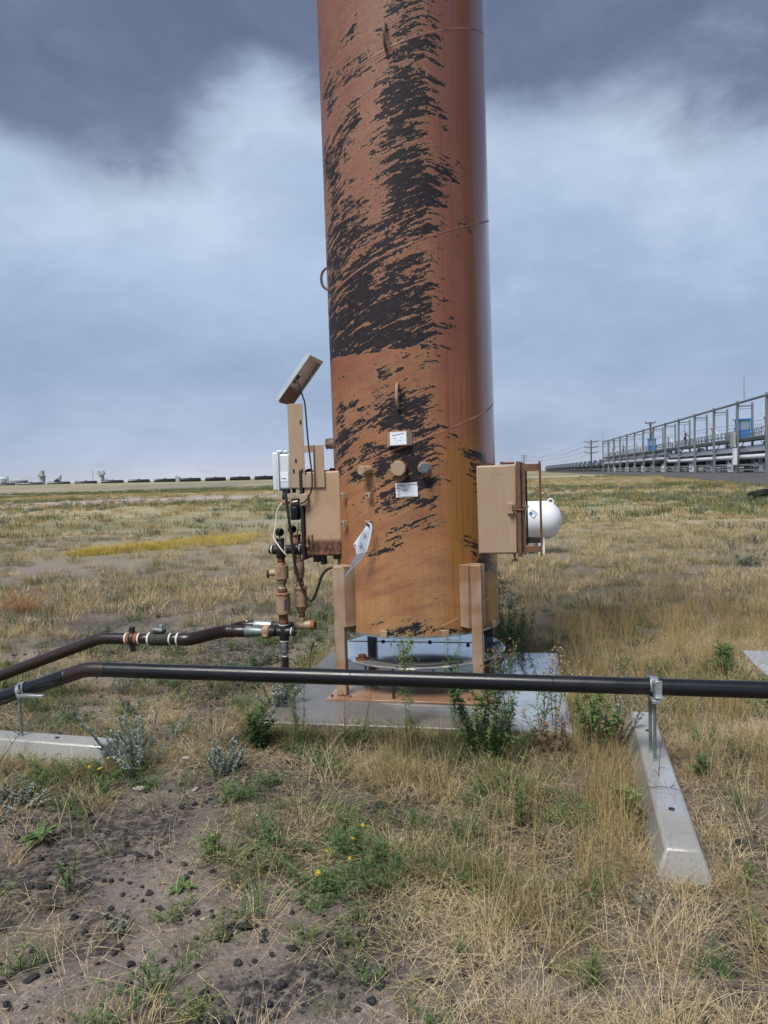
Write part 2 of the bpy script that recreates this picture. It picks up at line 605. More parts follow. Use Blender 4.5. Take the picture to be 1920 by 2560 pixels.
def cover(x, y):
    n = fbm(x * .9, y * .9, 3)
    c = .16 + 1.0 * sst(n, .28, .54)
    c = c * (.50 + .50 * sst(x, -1.2, .1))
    c = np.maximum(c, .9 * sst(x, -.05, .35) * (y < 4.6) * (.25 + .75 * sst(fbm(x * 2.1 + 3, y * 2.1, 29), .36, .56)))
    c = np.where(y > 8, .35 + .65 * sst(fbm(x * .28, y * .45, 33), .35, .6), c)
    c = c * (1 - .97 * np.minimum(gauss(x, y, BARE) * 1.05, 1)) * (1 - .8 * gauss(x, y, FARBARE))
    return np.clip(c, 0, 1)


def green(x, y):
    n = sst(fbm(x * .55 + 40, y * .75, 51), .45, .72)
    return np.clip(.75 * n + gauss(x, y, GREENS), 0, 1)


ys = np.concatenate([np.arange(-7, 1.5, .4), np.arange(1.5, 8, .055), 8 * 1.034 ** np.arange(0, 192)])
us = np.linspace(-1, 1, 221)
us = np.sign(us) * np.abs(us) ** 1.35
YY, UU = np.meshgrid(ys, us, indexing='ij')
XX = UU * (5 + .95 * np.maximum(YY, 1.0))
ZZ = ground_z(XX, YY)
nr, nc = XX.shape
idx = np.arange(nr * nc).reshape(nr, nc)
quads = np.stack([idx[:-1, :-1], idx[:-1, 1:], idx[1:, 1:], idx[1:, :-1]], -1).reshape(-1, 4)
gm = bpy.data.meshes.new('ground')
gm.from_pydata(np.stack([XX, YY, ZZ], -1).reshape(-1, 3).tolist(), [], quads.tolist())
ca = gm.color_attributes.new('cov', 'FLOAT_COLOR', 'POINT')
cv = cover(XX, YY)
gr = green(XX, YY)
pink = np.clip(gauss(XX, YY, FARBARE[2:3]) * 1.3, 0, 1)
grav = np.clip(sst(fbm(XX * 1.5 + 9, YY * 1.5, 71), .48, .62) + gauss(XX, YY, SLAG), 0, 1) * (1 - sst(YY, 9, 14))
ca.data.foreach_set('color', np.stack([cv, gr, pink, grav], -1).reshape(-1).astype(np.float32))

m, g, b = new_mat('prairie_soil')
pos = g.n('ShaderNodeNewGeometry').outputs['Position']
at = g.n('ShaderNodeAttribute', attribute_name='cov')
sp = g.n('ShaderNodeSeparateColor')
g.put(sp.inputs[0], at.outputs['Color'])
COVR, GRN, PNK = sp.outputs
GRV = at.outputs['Alpha']
n_big = g.noise(pos, .35, 4, .6)
n_mid = g.noise(pos, 2.3, 5, .6)
n_fin = g.noise(pos, 24., 5, .65)
n_dot = g.noise(pos, 130., 3, .6)
soil = g.mix(n_mid, (.125, .10, .084), (.245, .208, .182))
soil = g.mix(g.sstep(n_fin, .42, .75), soil, (.31, .27, .24))
soil = g.mix(g.sstep(n_dot, .58, .7), soil, (.05, .042, .04))
# slag grit pressed into the soil
v1 = g.voro(pos, 42., out=0)
v1c = g.voro(pos, 42., out=1)
grit = g.math('MULTIPLY', g.math('LESS_THAN', v1, .34), g.math('GREATER_THAN', g.sep(v1c)[0], .55))
soil = g.mix(g.math('MULTIPLY', grit, g.math('ADD', g.math('MULTIPLY', GRV, .9), .18)), soil, (.016, .016, .018))
soil = g.mix(g.math('MULTIPLY', GRV, g.sstep(n_fin, .35, .6)), soil, (.032, .030, .030))
v2 = g.voro(pos, 105., out=0)
v2c = g.sep(g.voro(pos, 105., out=1))
soil = g.mix(g.math('MULTIPLY', g.math('LESS_THAN', v2, .30), g.math('GREATER_THAN', v2c[0], .72)), soil, g.mix(v2c[1], (.03, .027, .026), (.40, .34, .30)))
# dead straw and low growth matted on the soil
st_n = g.noise(g.map(pos, (30, 7, 1), rot=(0, 0, .5)), 1.0, 5, .7)
st_m = g.noise(g.map(pos, (8, 34, 1), rot=(0, 0, .3)), 1.0, 5, .7)
soil = g.mix(g.math('MULTIPLY', COVR, .75), soil, (.045, .036, .029))  # soil darkened below the cover: shade between tufts put into the colour
mat_f = g.math('MULTIPLY', COVR, g.sstep(g.math('ADD', g.math('MAXIMUM', st_n, st_m), g.math('MULTIPLY', n_fin, .3)), .60, .90))
litter = g.mix(n_mid, (.26, .205, .13), (.44, .37, .25))
litter = g.mix(g.math('MULTIPLY', GRN, .65), litter, (.10, .115, .05))
c = g.mix(mat_f, soil, litter)
# far field: colour bands of straw, olive and sage, too far to tell blades apart
py_ = g.sep(pos)[1]
far = g.sstep(py_, 9., 26.)
f1 = g.noise(g.map(pos, (.14, .30, 1)), 1.0, 6, .62)
f2 = g.noise(g.map(pos, (.9, 1.6, 1)), 1.0, 5, .65)
f3 = g.noise(g.map(pos, (.022, .075, 1), (3, 5, 0)), 1.0, 4, .55)
fc = g.mix(f2, (.225, .195, .125), (.44, .385, .255))
fc = g.mix(g.math('MULTIPLY', g.sstep(f1, .44, .62), .75), fc, (.18, .19, .10))
fc = g.mix(g.math('MULTIPLY', g.sstep(f3, .52, .66), .6), fc, (.115, .14, .075))
fc = g.mix(g.math('MULTIPLY', g.sstep(f3, .48, .34), .45), fc, (.41, .335, .17))
fc = g.mix(g.math('MULTIPLY', g.sstep(COVR, .35, .1), .8), fc, g.mix(f2, (.19, .16, .14), (.33, .29, .26)))
fc = g.mix(PNK, fc, g.mix(f2, (.33, .265, .25), (.45, .38, .365)))
f4 = g.noise(g.map(pos, (.012, .03, 1), (9, 2, 0)), 1.0, 5, .6)
f5 = g.noise(g.map(pos, (.05, .11, 1), (1, 8, 0)), 1.0, 5, .65)
vf = g.sstep(py_, 45., 110.)
fc = g.mix(g.math('MULTIPLY', vf, g.math('MULTIPLY', g.sstep(f4, .47, .58), .7)), fc, (.13, .145, .075))
fc = g.mix(g.math('MULTIPLY', vf, g.math('MULTIPLY', g.sstep(f5, .54, .66), .65)), fc, (.24, .20, .175))
fc = g.mix(g.math('MULTIPLY', vf, g.math('MULTIPLY', g.sstep(f5, .45, .34), .5)), fc, (.46, .37, .20))
f6 = g.noise(g.map(pos, (.11, .011, 1), (4, 4, 0)), 1.0, 6, .68)
f7 = g.noise(g.map(pos, (.30, .03, 1), (8, 1, 0)), 1.0, 5, .65)
bank = g.math('MULTIPLY', g.sstep(py_, 85., 115.), g.sstep(py_, 235., 190.))
fc = g.mix(g.math('MULTIPLY', bank, g.sstep(f6, .42, .60)), fc, g.mix(f7, (.13, .11, .095), (.30, .255, .22)))
fc = g.mix(g.math('MULTIPLY', vf, g.math('MULTIPLY', g.sstep(f7, .55, .68), .6)), fc, (.09, .105, .06))
c = g.mix(far, c, fc)
g.put(b.inputs['Base Color'], c)
b.inputs['Roughness'].default_value = .88
b.inputs['Specular IOR Level'].default_value = .2
hh = g.math('ADD', g.math('MULTIPLY', n_fin, .6), g.math('MULTIPLY', n_dot, .25))
g.put(b.inputs['Normal'], g.bump(hh, .9, .03))
tag(link('ground', gm, m, smooth=180), kind='structure')


def gz(x, y):
    return float(ground_z(np.array([x]), np.array([y]))[0])


# gravel yard road in front of the loading rack
def strip(name, a0, a1, b0, b1, mat, dz, n=40, m_=4):
    """sheet between line a0-a1 and line b0-b1 laid on the terrain"""
    vs, fs = [], []
    for i in range(n + 1):
        t = (i / n) ** 2.2
        for j in range(m_ + 1):
            s_ = j / m_
            x = lerp(lerp(a0[0], a1[0], t), lerp(b0[0], b1[0], t), s_)
            y = lerp(lerp(a0[1], a1[1], t), lerp(b0[1], b1[1], t), s_)
            vs.append((x, y, gz(x, y) + dz))
    for i in range(n):
        for j in range(m_):
            k = i * (m_ + 1) + j
            fs.append((k, k + 1, k + m_ + 2, k + m_ + 1))
    return MB().add(vs, fs).build(name, mat, smooth=180)


M['yard'] = pbr('dark_yard_gravel', (.060, .056, .058), .75, col2=(.10, .092, .09), var=.8, vscale=.4, bump=0)
rd = strip('road', (24.5, 40), (128, 640), (46, 40), (150, 640), M['yard'], .06)
tag(rd, kind='structure')

# ================================================================== CONCRETE
def concrete(name, base, puddle_dir=None, plo=.45):
    m, g, b = new_mat(name)
    oc = g.n('ShaderNodeTexCoord').outputs['Object']
    n1 = g.noise(oc, 2.2, 5, .6)
    n2 = g.noise(oc, 60., 4, .6)
    n3 = g.noise(oc, 240., 2, .5)
    k = g.noise(g.map(oc, (1, 1, 1), (4.4, 2.2, 0)), 1.5, 3, .5)
    if puddle_dir:
        ox, oy, _ = g.sep(oc)
        k = g.math('ADD', k, g.math('ADD', g.math('MULTIPLY', ox, puddle_dir[0]), g.math('MULTIPLY', oy, puddle_dir[1])))
    wet = g.sstep(k, plo, plo + .16)
    c = g.mix(n1, tuple(v * .7 for v in base), tuple(v * 1.25 for v in base))
    c = g.mix(g.sstep(n2, .5, .8), c, tuple(v * .6 for v in base))
    c = g.mix(g.math('MULTIPLY', wet, .8), c, (.40, .40, .41))  # wet areas turned pale: bright sky reflection painted into the base colour
    g.put(b.inputs['Base Color'], c)
    g.put(b.inputs['Roughness'], g.fmix(wet, .30, .03))
    g.put(b.inputs['Specular IOR Level'], g.fmix(wet, .6, 1.0))
    g.put(b.inputs['Coat Weight'], wet)
    g.put(b.inputs['Metallic'], g.math('MULTIPLY', wet, .30))
    b.inputs['Coat IOR'].default_value = 1.7
    b.inputs['Coat Roughness'].default_value = .03
    hgt = g.math('MULTIPLY', g.math('ADD', n2, n3), g.fmix(wet, 1., .04))
    g.put(b.inputs['Normal'], g.bump(hgt, .25, .004))
    return m


M['pad'] = concrete('wet_slab_concrete', (.150, .140, .130), (.30, .22), .36)
M['slab2'] = concrete('wet_pale_concrete', (.24, .235, .23), (.0, .0), .25)
M['kerb'] = concrete('wheel_stop_concrete', (.29, .285, .265), (.0, .0), .40)

PADC = Vector((.29, 5.72, 0))


def slab(name, label, c, sx, sy, z0, z1, rz, mat):
    o = thing(name, label, 'slab', (c[0], c[1], 0), rz)
    mb = MB()
    mb.box((0, 0, (z0 + z1) / 2), (sx, sy, z1 - z0))
    mb.build('slab', mat, o, bevel=.012)
    return o


# corner points: front left, front right, back right, back left
slab('concrete_pad', 'wet concrete pad with puddles under the rusty tower', (.30, 5.72), 2.03, 2.04, -.14, .06, R_(-10.5), M['pad'])
slab('concrete_slab', 'pale wet concrete slab cut off at the right edge beyond the black pipe', (3.86, 5.72), 1.95, 1.05, -.12, .07, R_(-12.), M['slab2'])

# ------------------------------------------------------------------ wheel stops
def wheel_stop(label, p0, p1, h, wt, wb):
    """precast kerb block from p0 to p1, chamfered ends, top width wt, base width wb"""
    p0, p1 = Vector((*p0, 0)), Vector((*p1, 0))
    L = (p1 - p0).length
    ang = math.atan2((p1 - p0).y, (p1 - p0).x)
    o = thing('wheel_stop', label, 'wheel stop', ((p0 + p1) / 2).to_tuple(), ang, 'precast concrete wheel stops under the pipe')
    mb = MB()
    a, e = L / 2, .07
    vs = [(-a, -wb / 2, -.06), (a, -wb / 2, -.06), (a, wb / 2, -.06), (-a, wb / 2, -.06),
          (-a + e, -wt / 2, h), (a - e, -wt / 2, h), (a - e, wt / 2, h), (-a + e, wt / 2, h)]
    mb.add(vs, [(3, 2, 1, 0), (4, 5, 6, 7), (0, 1, 5, 4), (1, 2, 6, 5), (2, 3, 7, 6), (3, 0, 4, 7)])
    body = mb.build('block', M['kerb'], o, bevel=.012)
    for s_ in (-.55, .55):
        MB().lathe([(.014, 0), (.014, .003), (.0005, .0031)], (s_ * a, 0.0, h + .001), n=14).build('pin_hole', M['black_iron'], o)
    return o


wheel_stop('wet grey concrete wheel stop lying lengthwise at the right, pointing at the tower', (1.145, 2.90), (1.60, 4.76), .125, .135, .27)
wheel_stop('grey concrete wheel stop at the left edge beside the silver sage bush', (-3.40, 4.86), (-1.585, 4.375), .125, .135, .24)

# ================================================================== TOWER
PHI, LEAN = R_(12), R_(.45)
TM = Matrix.Translation((.253, 5.80, 0)) @ Matrix.Rotation(-LEAN, 4, 'Y') @ Matrix.Rotation(-PHI, 4, 'Z')
RT = .61
ZB, ZT = .53, 8.4
BLOBS = [(13.7,4.755,11.3,0.0385,0.8),(17.1,4.64,14.0,0.0385,0.75),(30.0,4.639,5.4,0.033,0.8),(19.2,4.494,10.8,0.0715,0.95),(8.8,4.396,12.6,0.044,0.55),(12.3,4.304,12.6,0.0495,0.7),(11.1,4.149,12.1,0.143,1.35),(19.3,4.123,5.1,0.0825,0.9),(7.3,3.898,11.4,0.0605,1.0),(9.5,3.784,13.2,0.0715,0.75),(12.9,3.665,12.1,0.11,1.15),(14.9,3.521,13.3,0.1045,1.35),(7.5,3.563,7.6,0.165,0.9),(8.2,3.378,15.9,0.0715,0.9),(12.9,3.257,15.9,0.0495,0.8),(31.8,4.533,3.9,0.0385,0.8),(31.9,4.396,4.5,0.0385,0.7),(30.2,4.263,5.5,0.033,0.85),(33.3,4.124,3.9,0.0385,0.5),(33.7,4.059,4.6,0.0275,0.7),(36.8,3.959,4.0,0.022,0.6),(33.9,3.677,6.2,0.0605,0.85),(41.2,3.661,6.3,0.055,0.5),(31.9,3.489,6.7,0.066,0.6),(48.0,3.755,3.4,0.0275,0.5),(51.8,3.359,8.4,0.022,0.7),(35.6,3.772,5.8,0.0275,0.5),(-25.5,4.624,4.6,0.055,0.65),(-25.3,4.444,13.5,0.033,0.55),(-48.5,4.339,7.4,0.11,0.95),(-27.4,4.345,15.8,0.0275,0.7),(-36.5,4.421,8.4,0.033,0.6),(-23.3,4.066,3.8,0.0935,0.85),(-36.9,3.977,11.3,0.1265,0.8),(-50.1,3.848,11.6,0.1375,1.1),(-32.6,4.016,7.7,0.0825,0.7),(-45.0,3.593,13.0,0.11,0.8),(-37.5,3.418,13.6,0.099,1.15),(-43.2,3.241,22.2,0.11,1.2),(-52.9,3.084,12.6,0.1375,1.0),(-48.3,3.381,10.3,0.165,0.9),(-30.0,3.03,18.1,0.0935,1.1),(-21.2,3.122,20.0,0.0385,0.95),(1.3,3.197,15.7,0.044,1.0),(18.0,3.283,12.9,0.0275,0.9),(-10.8,3.164,14.1,0.033,0.9),(4.7,3.062,18.2,0.044,0.75),(0.6,2.985,15.7,0.066,0.9),(14.8,3.058,7.7,0.066,0.6),(19.7,2.978,5.2,0.0825,0.5),(-31.1,2.812,31.1,0.1375,1.4),(-8.0,2.766,19.7,0.132,1.4),(7.7,2.794,12.8,0.121,1.2),(15.5,2.845,6.1,0.1375,0.6),(8.3,2.567,11.8,0.0715,1.5),(-15.8,2.572,20.4,0.0825,1.4),(-45.8,2.559,21.6,0.0935,1.45),(-47.2,2.759,20.4,0.1375,1.2),(-3.1,2.641,18.9,0.0825,1.4),(-59.3,2.669,14.4,0.1375,1.3),(34.9,2.649,5.2,0.0165,0.75),(34.7,2.581,4.6,0.0165,0.55),(32.6,2.823,4.0,0.055,0.4),(30.2,2.955,5.5,0.055,0.35),(33.9,2.505,2.9,0.0165,0.5),(0.2,2.437,13.1,0.022,0.5),(13.0,2.445,5.1,0.0275,0.5),(-8.1,2.353,4.9,0.044,1.1),(3.8,2.362,15.6,0.033,0.55),(12.7,2.351,5.1,0.0385,0.6),(-44.5,2.353,5.3,0.0137,0.7),(-8.4,2.253,5.5,0.022,0.4),(2.9,2.084,11.9,0.0825,1.4),(-8.8,2.131,8.3,0.055,0.7),(13.3,2.121,7.2,0.044,1.0),(13.1,2.067,6.2,0.055,0.9),(1.4,2.001,13.1,0.033,0.8),(11.6,1.978,7.7,0.033,0.7),(-1.4,1.95,7.9,0.0275,0.6),(-48.4,2.13,6.3,0.022,1.0),(-35.2,2.143,4.9,0.022,0.9),(-27.1,2.108,2.1,0.0137,0.9),(-47.8,2.057,7.4,0.022,0.9),(-20.9,2.029,12.8,0.022,0.6),(-49.4,1.929,11.3,0.044,1.0),(-35.4,1.941,15.0,0.055,0.65),(-18.0,1.986,9.2,0.033,0.5),(-15.0,1.833,8.8,0.0385,0.85),(-26.9,1.769,6.9,0.022,0.85),(-54.4,1.836,14.4,0.066,0.8),(-36.5,1.741,10.5,0.022,0.8),(-49.5,1.681,9.6,0.0275,0.9),(-32.9,1.655,5.5,0.0385,1.05),(-10.1,1.763,6.7,0.033,0.8),(13.5,1.924,5.7,0.0385,1.1),(23.2,1.962,2.7,0.0165,0.8),(16.4,1.89,6.7,0.022,0.7),(5.9,1.793,11.4,0.0605,1.3),(8.0,1.634,4.1,0.1265,1.35),(20.0,1.767,5.8,0.0385,0.9),(16.3,1.828,7.8,0.022,0.7),(-11.7,1.708,4.5,0.0715,1.1),(13.4,1.573,7.8,0.0385,1.2),(-10.7,1.598,5.1,0.0275,0.8),(-0.1,1.513,13.2,0.055,0.7),(16.4,1.449,6.2,0.033,0.95),(-5.7,1.432,13.8,0.044,0.5),(25.0,1.679,4.8,0.0385,0.65),(22.7,1.807,1.6,0.0165,0.7),(32.2,1.964,2.3,0.0165,0.8),(35.4,1.893,3.5,0.0165,0.7),(41.3,1.841,1.9,0.011,0.7),(56.1,1.762,9.5,0.0275,1.1),(55.0,1.717,6.7,0.022,0.8),(53.2,1.65,3.1,0.066,0.7),(61.8,1.734,3.9,0.0385,0.7),(47.2,1.142,6.3,0.033,0.6),(51.8,1.102,3.1,0.0495,0.8),(32.1,1.586,1.7,0.011,0.6),(54.4,1.552,1.6,0.0825,0.5),(9.6,1.319,15.7,0.033,0.45),(-3.8,1.211,7.0,0.0605,0.5),(-15.2,1.118,8.9,0.022,0.55),(21.2,1.302,5.3,0.033,0.45),(-1.2,1.17,5.3,0.0275,0.5),(-19.0,1.061,1.2,0.011,0.8),(-0.5,0.567,12.3,0.044,0.85),(26.3,0.559,10.5,0.0192,0.8),(-14.1,0.609,5.9,0.022,0.3),(63.3,1.005,6.3,0.055,1.2),(80.9,0.909,8.3,0.055,0.9),(19.7,0.778,10.6,0.055,0.2),(-74.3,1.223,4.8,0.11,0.4)]

nt, nz = 192, 470
th = np.linspace(-PI, PI, nt + 1)
zz = np.concatenate([np.linspace(ZB, 5.2, 401), np.linspace(5.2, ZT, nz - 400)[1:]])
TH, ZV = np.meshgrid(th, zz)
dens = np.zeros_like(TH)
td = np.degrees(TH)
for (t0, z0, rt, rz_, w_) in BLOBS:
    sl = .0021 if t0 < 24 else -.0018
    zc = z0 + (td - t0) * sl
    q = ((td - t0) / (rt * 1.12)) ** 2 + ((ZV - zc) / (rz_ * 1.12)) ** 2
    dens = np.maximum(dens, w_ * np.exp(-q * .62)) + .10 * w_ * np.exp(-q)
dens = dens * (1 - .22 * sst(-td, 15, 30) * sst(ZV, 2.95, 3.1))
# upper and rear parts out of sight carry the same kind of wear
more = sst(fbm(TH * 2.0 + 30, ZV * 1.3, 61), .55, .75) * .9
away = np.clip(sst(np.abs(td + 2), 78, 95) + sst(ZV, 4.8, 5.1), 0, 1)
dens = np.maximum(dens, more * away)
dens = dens + .10 * sst(-td, -40, -10) * sst(ZV, 1.0, 1.4) + .06
cut = np.where((ZV < 2.497 + .01 * np.sin(TH * 5)) & (ZV > 2.30) & (td < 16), 1., 0.)
lower = np.zeros_like(dens)
for (t0, z0, rt, rz_, w_) in BLOBS:
    if z0 < 2.46:
        sl = .0021 if t0 < 24 else -.0018
        q = ((td - t0) / (rt * 1.12)) ** 2 + ((ZV - z0 - (td - t0) * sl) / (rz_ * 1.12)) ** 2
        lower = np.maximum(lower, w_ * np.exp(-q * .62))
dens = np.where(cut > 0, lower, dens)
tpos = -.355 * RT * np.where(td < 24, TH, R_(24) - (TH - R_(24)) * .8) + ZV      # runs along the smears
vs = np.stack([RT * np.sin(TH), -RT * np.cos(TH), ZV], -1).reshape(-1, 3)
ii = np.arange((nz) * (nt + 1)).reshape(nz, nt + 1)
fq = np.stack([ii[:-1, :-1], ii[:-1, 1:], ii[1:, 1:], ii[1:, :-1]], -1).reshape(-1, 4)
sm = bpy.data.meshes.new('shell')
sm.from_pydata(vs.tolist(), [], fq.tolist())
a1 = sm.attributes.new('dens', 'FLOAT', 'POINT')
a1.data.foreach_set('value', dens.reshape(-1).astype(np.float32))
a2 = sm.attributes.new('cyl', 'FLOAT_VECTOR', 'POINT')
a2.data.foreach_set('vector', np.stack([TH * RT, tpos, ZV], -1).reshape(-1).astype(np.float32))

m, g, b = new_mat('weathered_tower_paint')
cy = g.attr('cyl', 1)
D0 = g.attr('dens', 2)
D_ = g.math('MULTIPLY', g.math('SUBTRACT', 1.0, g.math('POWER', 2.718, g.math('MULTIPLY', D0, -1.3))), 1.175)
uu, tt, zv = g.sep(cy)
smear = g.comb(g.math('MULTIPLY', uu, 5.5), g.math('MULTIPLY', tt, 27.0), 0.)
smear2 = g.comb(g.math('MULTIPLY', uu, 19.0), g.math('MULTIPLY', tt, 58.0), 3.)
n1 = g.noise(smear, 1.0, 5, .62)
n2 = g.noise(smear2, 1.0, 3, .6)
pt = g.comb(uu, zv, 0.)
n3 = g.noise(pt, 62., 3, .6)
raw = g.math('ADD', D_, g.math('ADD', g.math('MULTIPLY', g.math('SUBTRACT', n1, .5), 2.5),
                              g.math('ADD', g.math('MULTIPLY', g.math('SUBTRACT', n2, .5), 1.5), g.math('MULTIPLY', g.math('SUBTRACT', n3, .5), 1.1))))
black = g.sstep(raw, .675, .745)
smud = g.math('MULTIPLY', g.sstep(raw, .46, .70), g.sstep(D_, .10, .35))
black = g.math('MULTIPLY', black, g.sstep(D_, .04, .16))
halo = g.math('MULTIPLY', g.sstep(raw, .30, .68), g.sstep(D_, .06, .3))
# base coat: tan low down, redder with height, mottled
l1 = g.noise(pt, 2.1, 5, .6)
l2 = g.noise(g.comb(g.math('MULTIPLY', uu, 1.0), g.math('MULTIPLY', tt, 5.0), 7.), 2.2, 5, .65)
weave = g.noise(g.comb(g.math('MULTIPLY', uu, 150.), g.math('MULTIPLY', zv, 60.), 0.), 1., 3, .6)
spk = g.noise(pt, 95., 4, .7)
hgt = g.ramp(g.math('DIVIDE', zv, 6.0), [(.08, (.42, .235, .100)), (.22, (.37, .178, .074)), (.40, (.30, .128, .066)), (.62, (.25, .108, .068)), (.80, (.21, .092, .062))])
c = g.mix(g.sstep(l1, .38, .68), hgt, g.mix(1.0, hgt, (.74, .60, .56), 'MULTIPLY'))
c = g.mix(g.math('MULTIPLY', g.sstep(l2, .44, .64), .62), c, (.22, .085, .06))
c = g.mix(g.math('MULTIPLY', g.sstep(spk, .49, .64), .5), c, g.mix(1.0, hgt, (1.12, 1.34, 1.38), 'MULTIPLY'))
c = g.mix(g.math('MULTIPLY', g.sstep(weave, .48, .66), .55), c, g.mix(1.0, c, (.66, .58, .55), 'MULTIPLY'))
vst = g.noise(g.comb(g.math('MULTIPLY', uu, 48.), g.math('MULTIPLY', zv, 1.1), 9.), 1., 5, .65)
c = g.mix(g.math('MULTIPLY', g.sstep(vst, .46, .64), .24), c, g.mix(1.0, c, (.70, .52, .42), 'MULTIPLY'))
# pale rim round the flakes
c = g.mix(g.math('MULTIPLY', halo, .42), c, (.40, .245, .125))
# run-off stripes down the right side
run = g.noise(g.comb(g.math('MULTIPLY', uu, 9.0), g.math('MULTIPLY', zv, .32), 5.), 1., 4, .6)
runf = g.noise(g.comb(g.math('MULTIPLY', uu, 46.0), g.math('MULTIPLY', zv, 1.3), 2.), 1., 4, .6)
ud = g.math('ADD', g.math('DIVIDE', uu, RT * PI / 180), g.math('ADD', g.math('MULTIPLY', g.math('SUBTRACT', run, .5), 9.), g.math('MULTIPLY', g.math('SUBTRACT', runf, .5), 5.)))
right = g.sstep(ud, 21., 34.)
stripe = g.math('MULTIPLY', g.sstep(ud, 47., 53.), g.sstep(ud, 67., 62.))
lowr = g.math('MULTIPLY', g.math('MULTIPLY', g.sstep(ud, 31., 34.), g.sstep(ud, 62., 56.)), g.math('MULTIPLY', g.sstep(zv, 1.95, 1.75), g.sstep(zv, .95, 1.05)))
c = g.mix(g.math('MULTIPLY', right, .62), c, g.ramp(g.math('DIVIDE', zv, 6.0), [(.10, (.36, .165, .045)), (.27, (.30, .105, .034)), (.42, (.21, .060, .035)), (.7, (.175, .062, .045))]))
c = g.mix(g.math('MULTIPLY', stripe, .80), c, (.17, .055, .010))
c = g.mix(g.math('MULTIPLY', lowr, .8), c, (.285, .125, .018))
c = g.mix(g.math('MULTIPLY', g.math('MULTIPLY', g.sstep(runf, .48, .66), right), .35), c, (.10, .032, .018))
c = g.mix(g.math('MULTIPLY', smud, .38), c, (.085, .045, .035))
c = g.mix(g.math('MULTIPLY', black, g.fmix(g.sstep(n2, .30, .62), .90, 1.0)), c, g.mix(n3, (.013, .012, .016), (.028, .026, .032)))
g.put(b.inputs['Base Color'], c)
wet = g.sstep(ud, 56., 66.)
rgh = g.fmix(wet, g.fmix(black, .56, .62), .30)
g.put(b.inputs['Roughness'], rgh)
g.put(b.inputs['Specular IOR Level'], g.fmix(black, .38, .14))
g.put(b.inputs['Coat Weight'], g.math('MULTIPLY', wet, 1.0))
b.inputs['Coat Roughness'].default_value = .22
hb = g.math('ADD', g.math('MULTIPLY', black, -.8), g.math('ADD', g.math('MULTIPLY', spk, .35), g.math('MULTIPLY', weave, .2)))
g.put(b.inputs['Normal'], g.bump(hb, .35, .004))
M['tower'] = m

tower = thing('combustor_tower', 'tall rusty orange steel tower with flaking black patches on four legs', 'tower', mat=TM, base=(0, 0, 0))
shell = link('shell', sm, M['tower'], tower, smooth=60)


def tw(theta, z, r=RT):
    a = R_(theta)
    return Vector((r * math.sin(a), -r * math.cos(a), z))


def tframe(theta):
    """tangent, up, outward at that side of the tower"""
    a = R_(theta)
    return Vector((math.cos(a), math.sin(a), 0)), Vector((0, 0, 1)), Vector((math.sin(a), -math.cos(a), 0))


# inner wall and rims
MB().lathe([(RT - .006, ZB + .002), (RT - .006, ZT - .002)], n=64, cap=False).build('inner_wall', M['rust'], shell)
MB().lathe([(RT - .008, ZB - .016), (RT + .003, ZB - .016), (RT + .003, ZB - .001), (RT - .008, ZB - .001)], n=96, cap=False).build('bottom_rim', M['galv'], shell)
MB().lathe([(RT - .01, ZT), (RT + .02, ZT), (RT + .02, ZT + .04), (RT - .01, ZT + .04)], n=64, cap=False).build('top_rim', M['rust'], shell)
# helical weld seam
pts, k = [], 0
zs = 1.832 - 1.325 + 1.325 * 0
t_ = -200.
path = []
while True:
    z = 1.87 - 1.325 + 1.325 * (t_ - 12) / 360. 
    if z > ZT - .05:
        break
    if z > ZB + .03:
        path.append(tw(t_, z, RT - .0182))
    t_ += 5.
mb = MB()
mb.tube(path, .02, 16)
ms_, g, b = new_mat('seam_paint')
oc = g.n('ShaderNodeTexCoord').outputs['Object']
sz_ = g.sep(oc)[2]
hg_ = g.ramp(g.math('DIVIDE', sz_, 6.0), [(.08, (.43, .245, .115)), (.22, (.38, .185, .085)), (.40, (.27, .115, .065)), (.62, (.25, .11, .07)), (.80, (.22, .10, .07))])
g.put(b.inputs['Base Color'], g.mix(g.sstep(g.noise(oc, 9., 5, .6), .4, .65), hg_, g.mix(1.0, hg_, (.6, .5, .5), 'MULTIPLY')))
b.inputs['Roughness'].default_value = .5
mb.build('weld_seam', ms_, shell)

# legs
LEGXY = [(-.49, -.49), (.49, -.49), (-.49, .49), (.49, .49)]
for (lx, ly) in LEGXY:
    lm = M['tan_leg'] if ly < 0 else M['leg_dark'] if 'leg_dark' in M else M.setdefault('leg_dark', pbr('dark_rear_leg', (.030, .022, .018), .4, col2=(.12, .07, .04), var=.5, vscale=4, bump=.1))  # rear legs take a darker colour than the front pair
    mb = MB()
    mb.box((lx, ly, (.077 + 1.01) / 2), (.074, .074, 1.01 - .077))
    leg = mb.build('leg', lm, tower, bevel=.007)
    # formed channel that ties the leg to the shell
    d = Vector((lx, ly, 0)).normalized()
    tgt = Vector((-d.y, d.x, 0))
    zc0, zc1 = .575, 1.0
    mbr = MB()
    rot = Matrix((d.to_tuple(), tgt.to_tuple(), (0, 0, 1))).transposed()
    for s_ in (-1, 1):
        mbr.box((d * (RT + .020) + tgt * s_ * .072).to_tuple()[:2] + ((zc0 + zc1) / 2,), (.115, .008, zc1 - zc0), rot)
        mbr.box((d * (RT + .081) + tgt * s_ * .056).to_tuple()[:2] + ((zc0 + zc1) / 2,), (.008, .040, zc1 - zc0), rot)
    mbr.box((d * (RT + .022)).to_tuple()[:2] + (zc1 + .004,), (.125, .156, .008), rot)
    mbr.build('leg_bracket', lm, leg, bevel=.002)

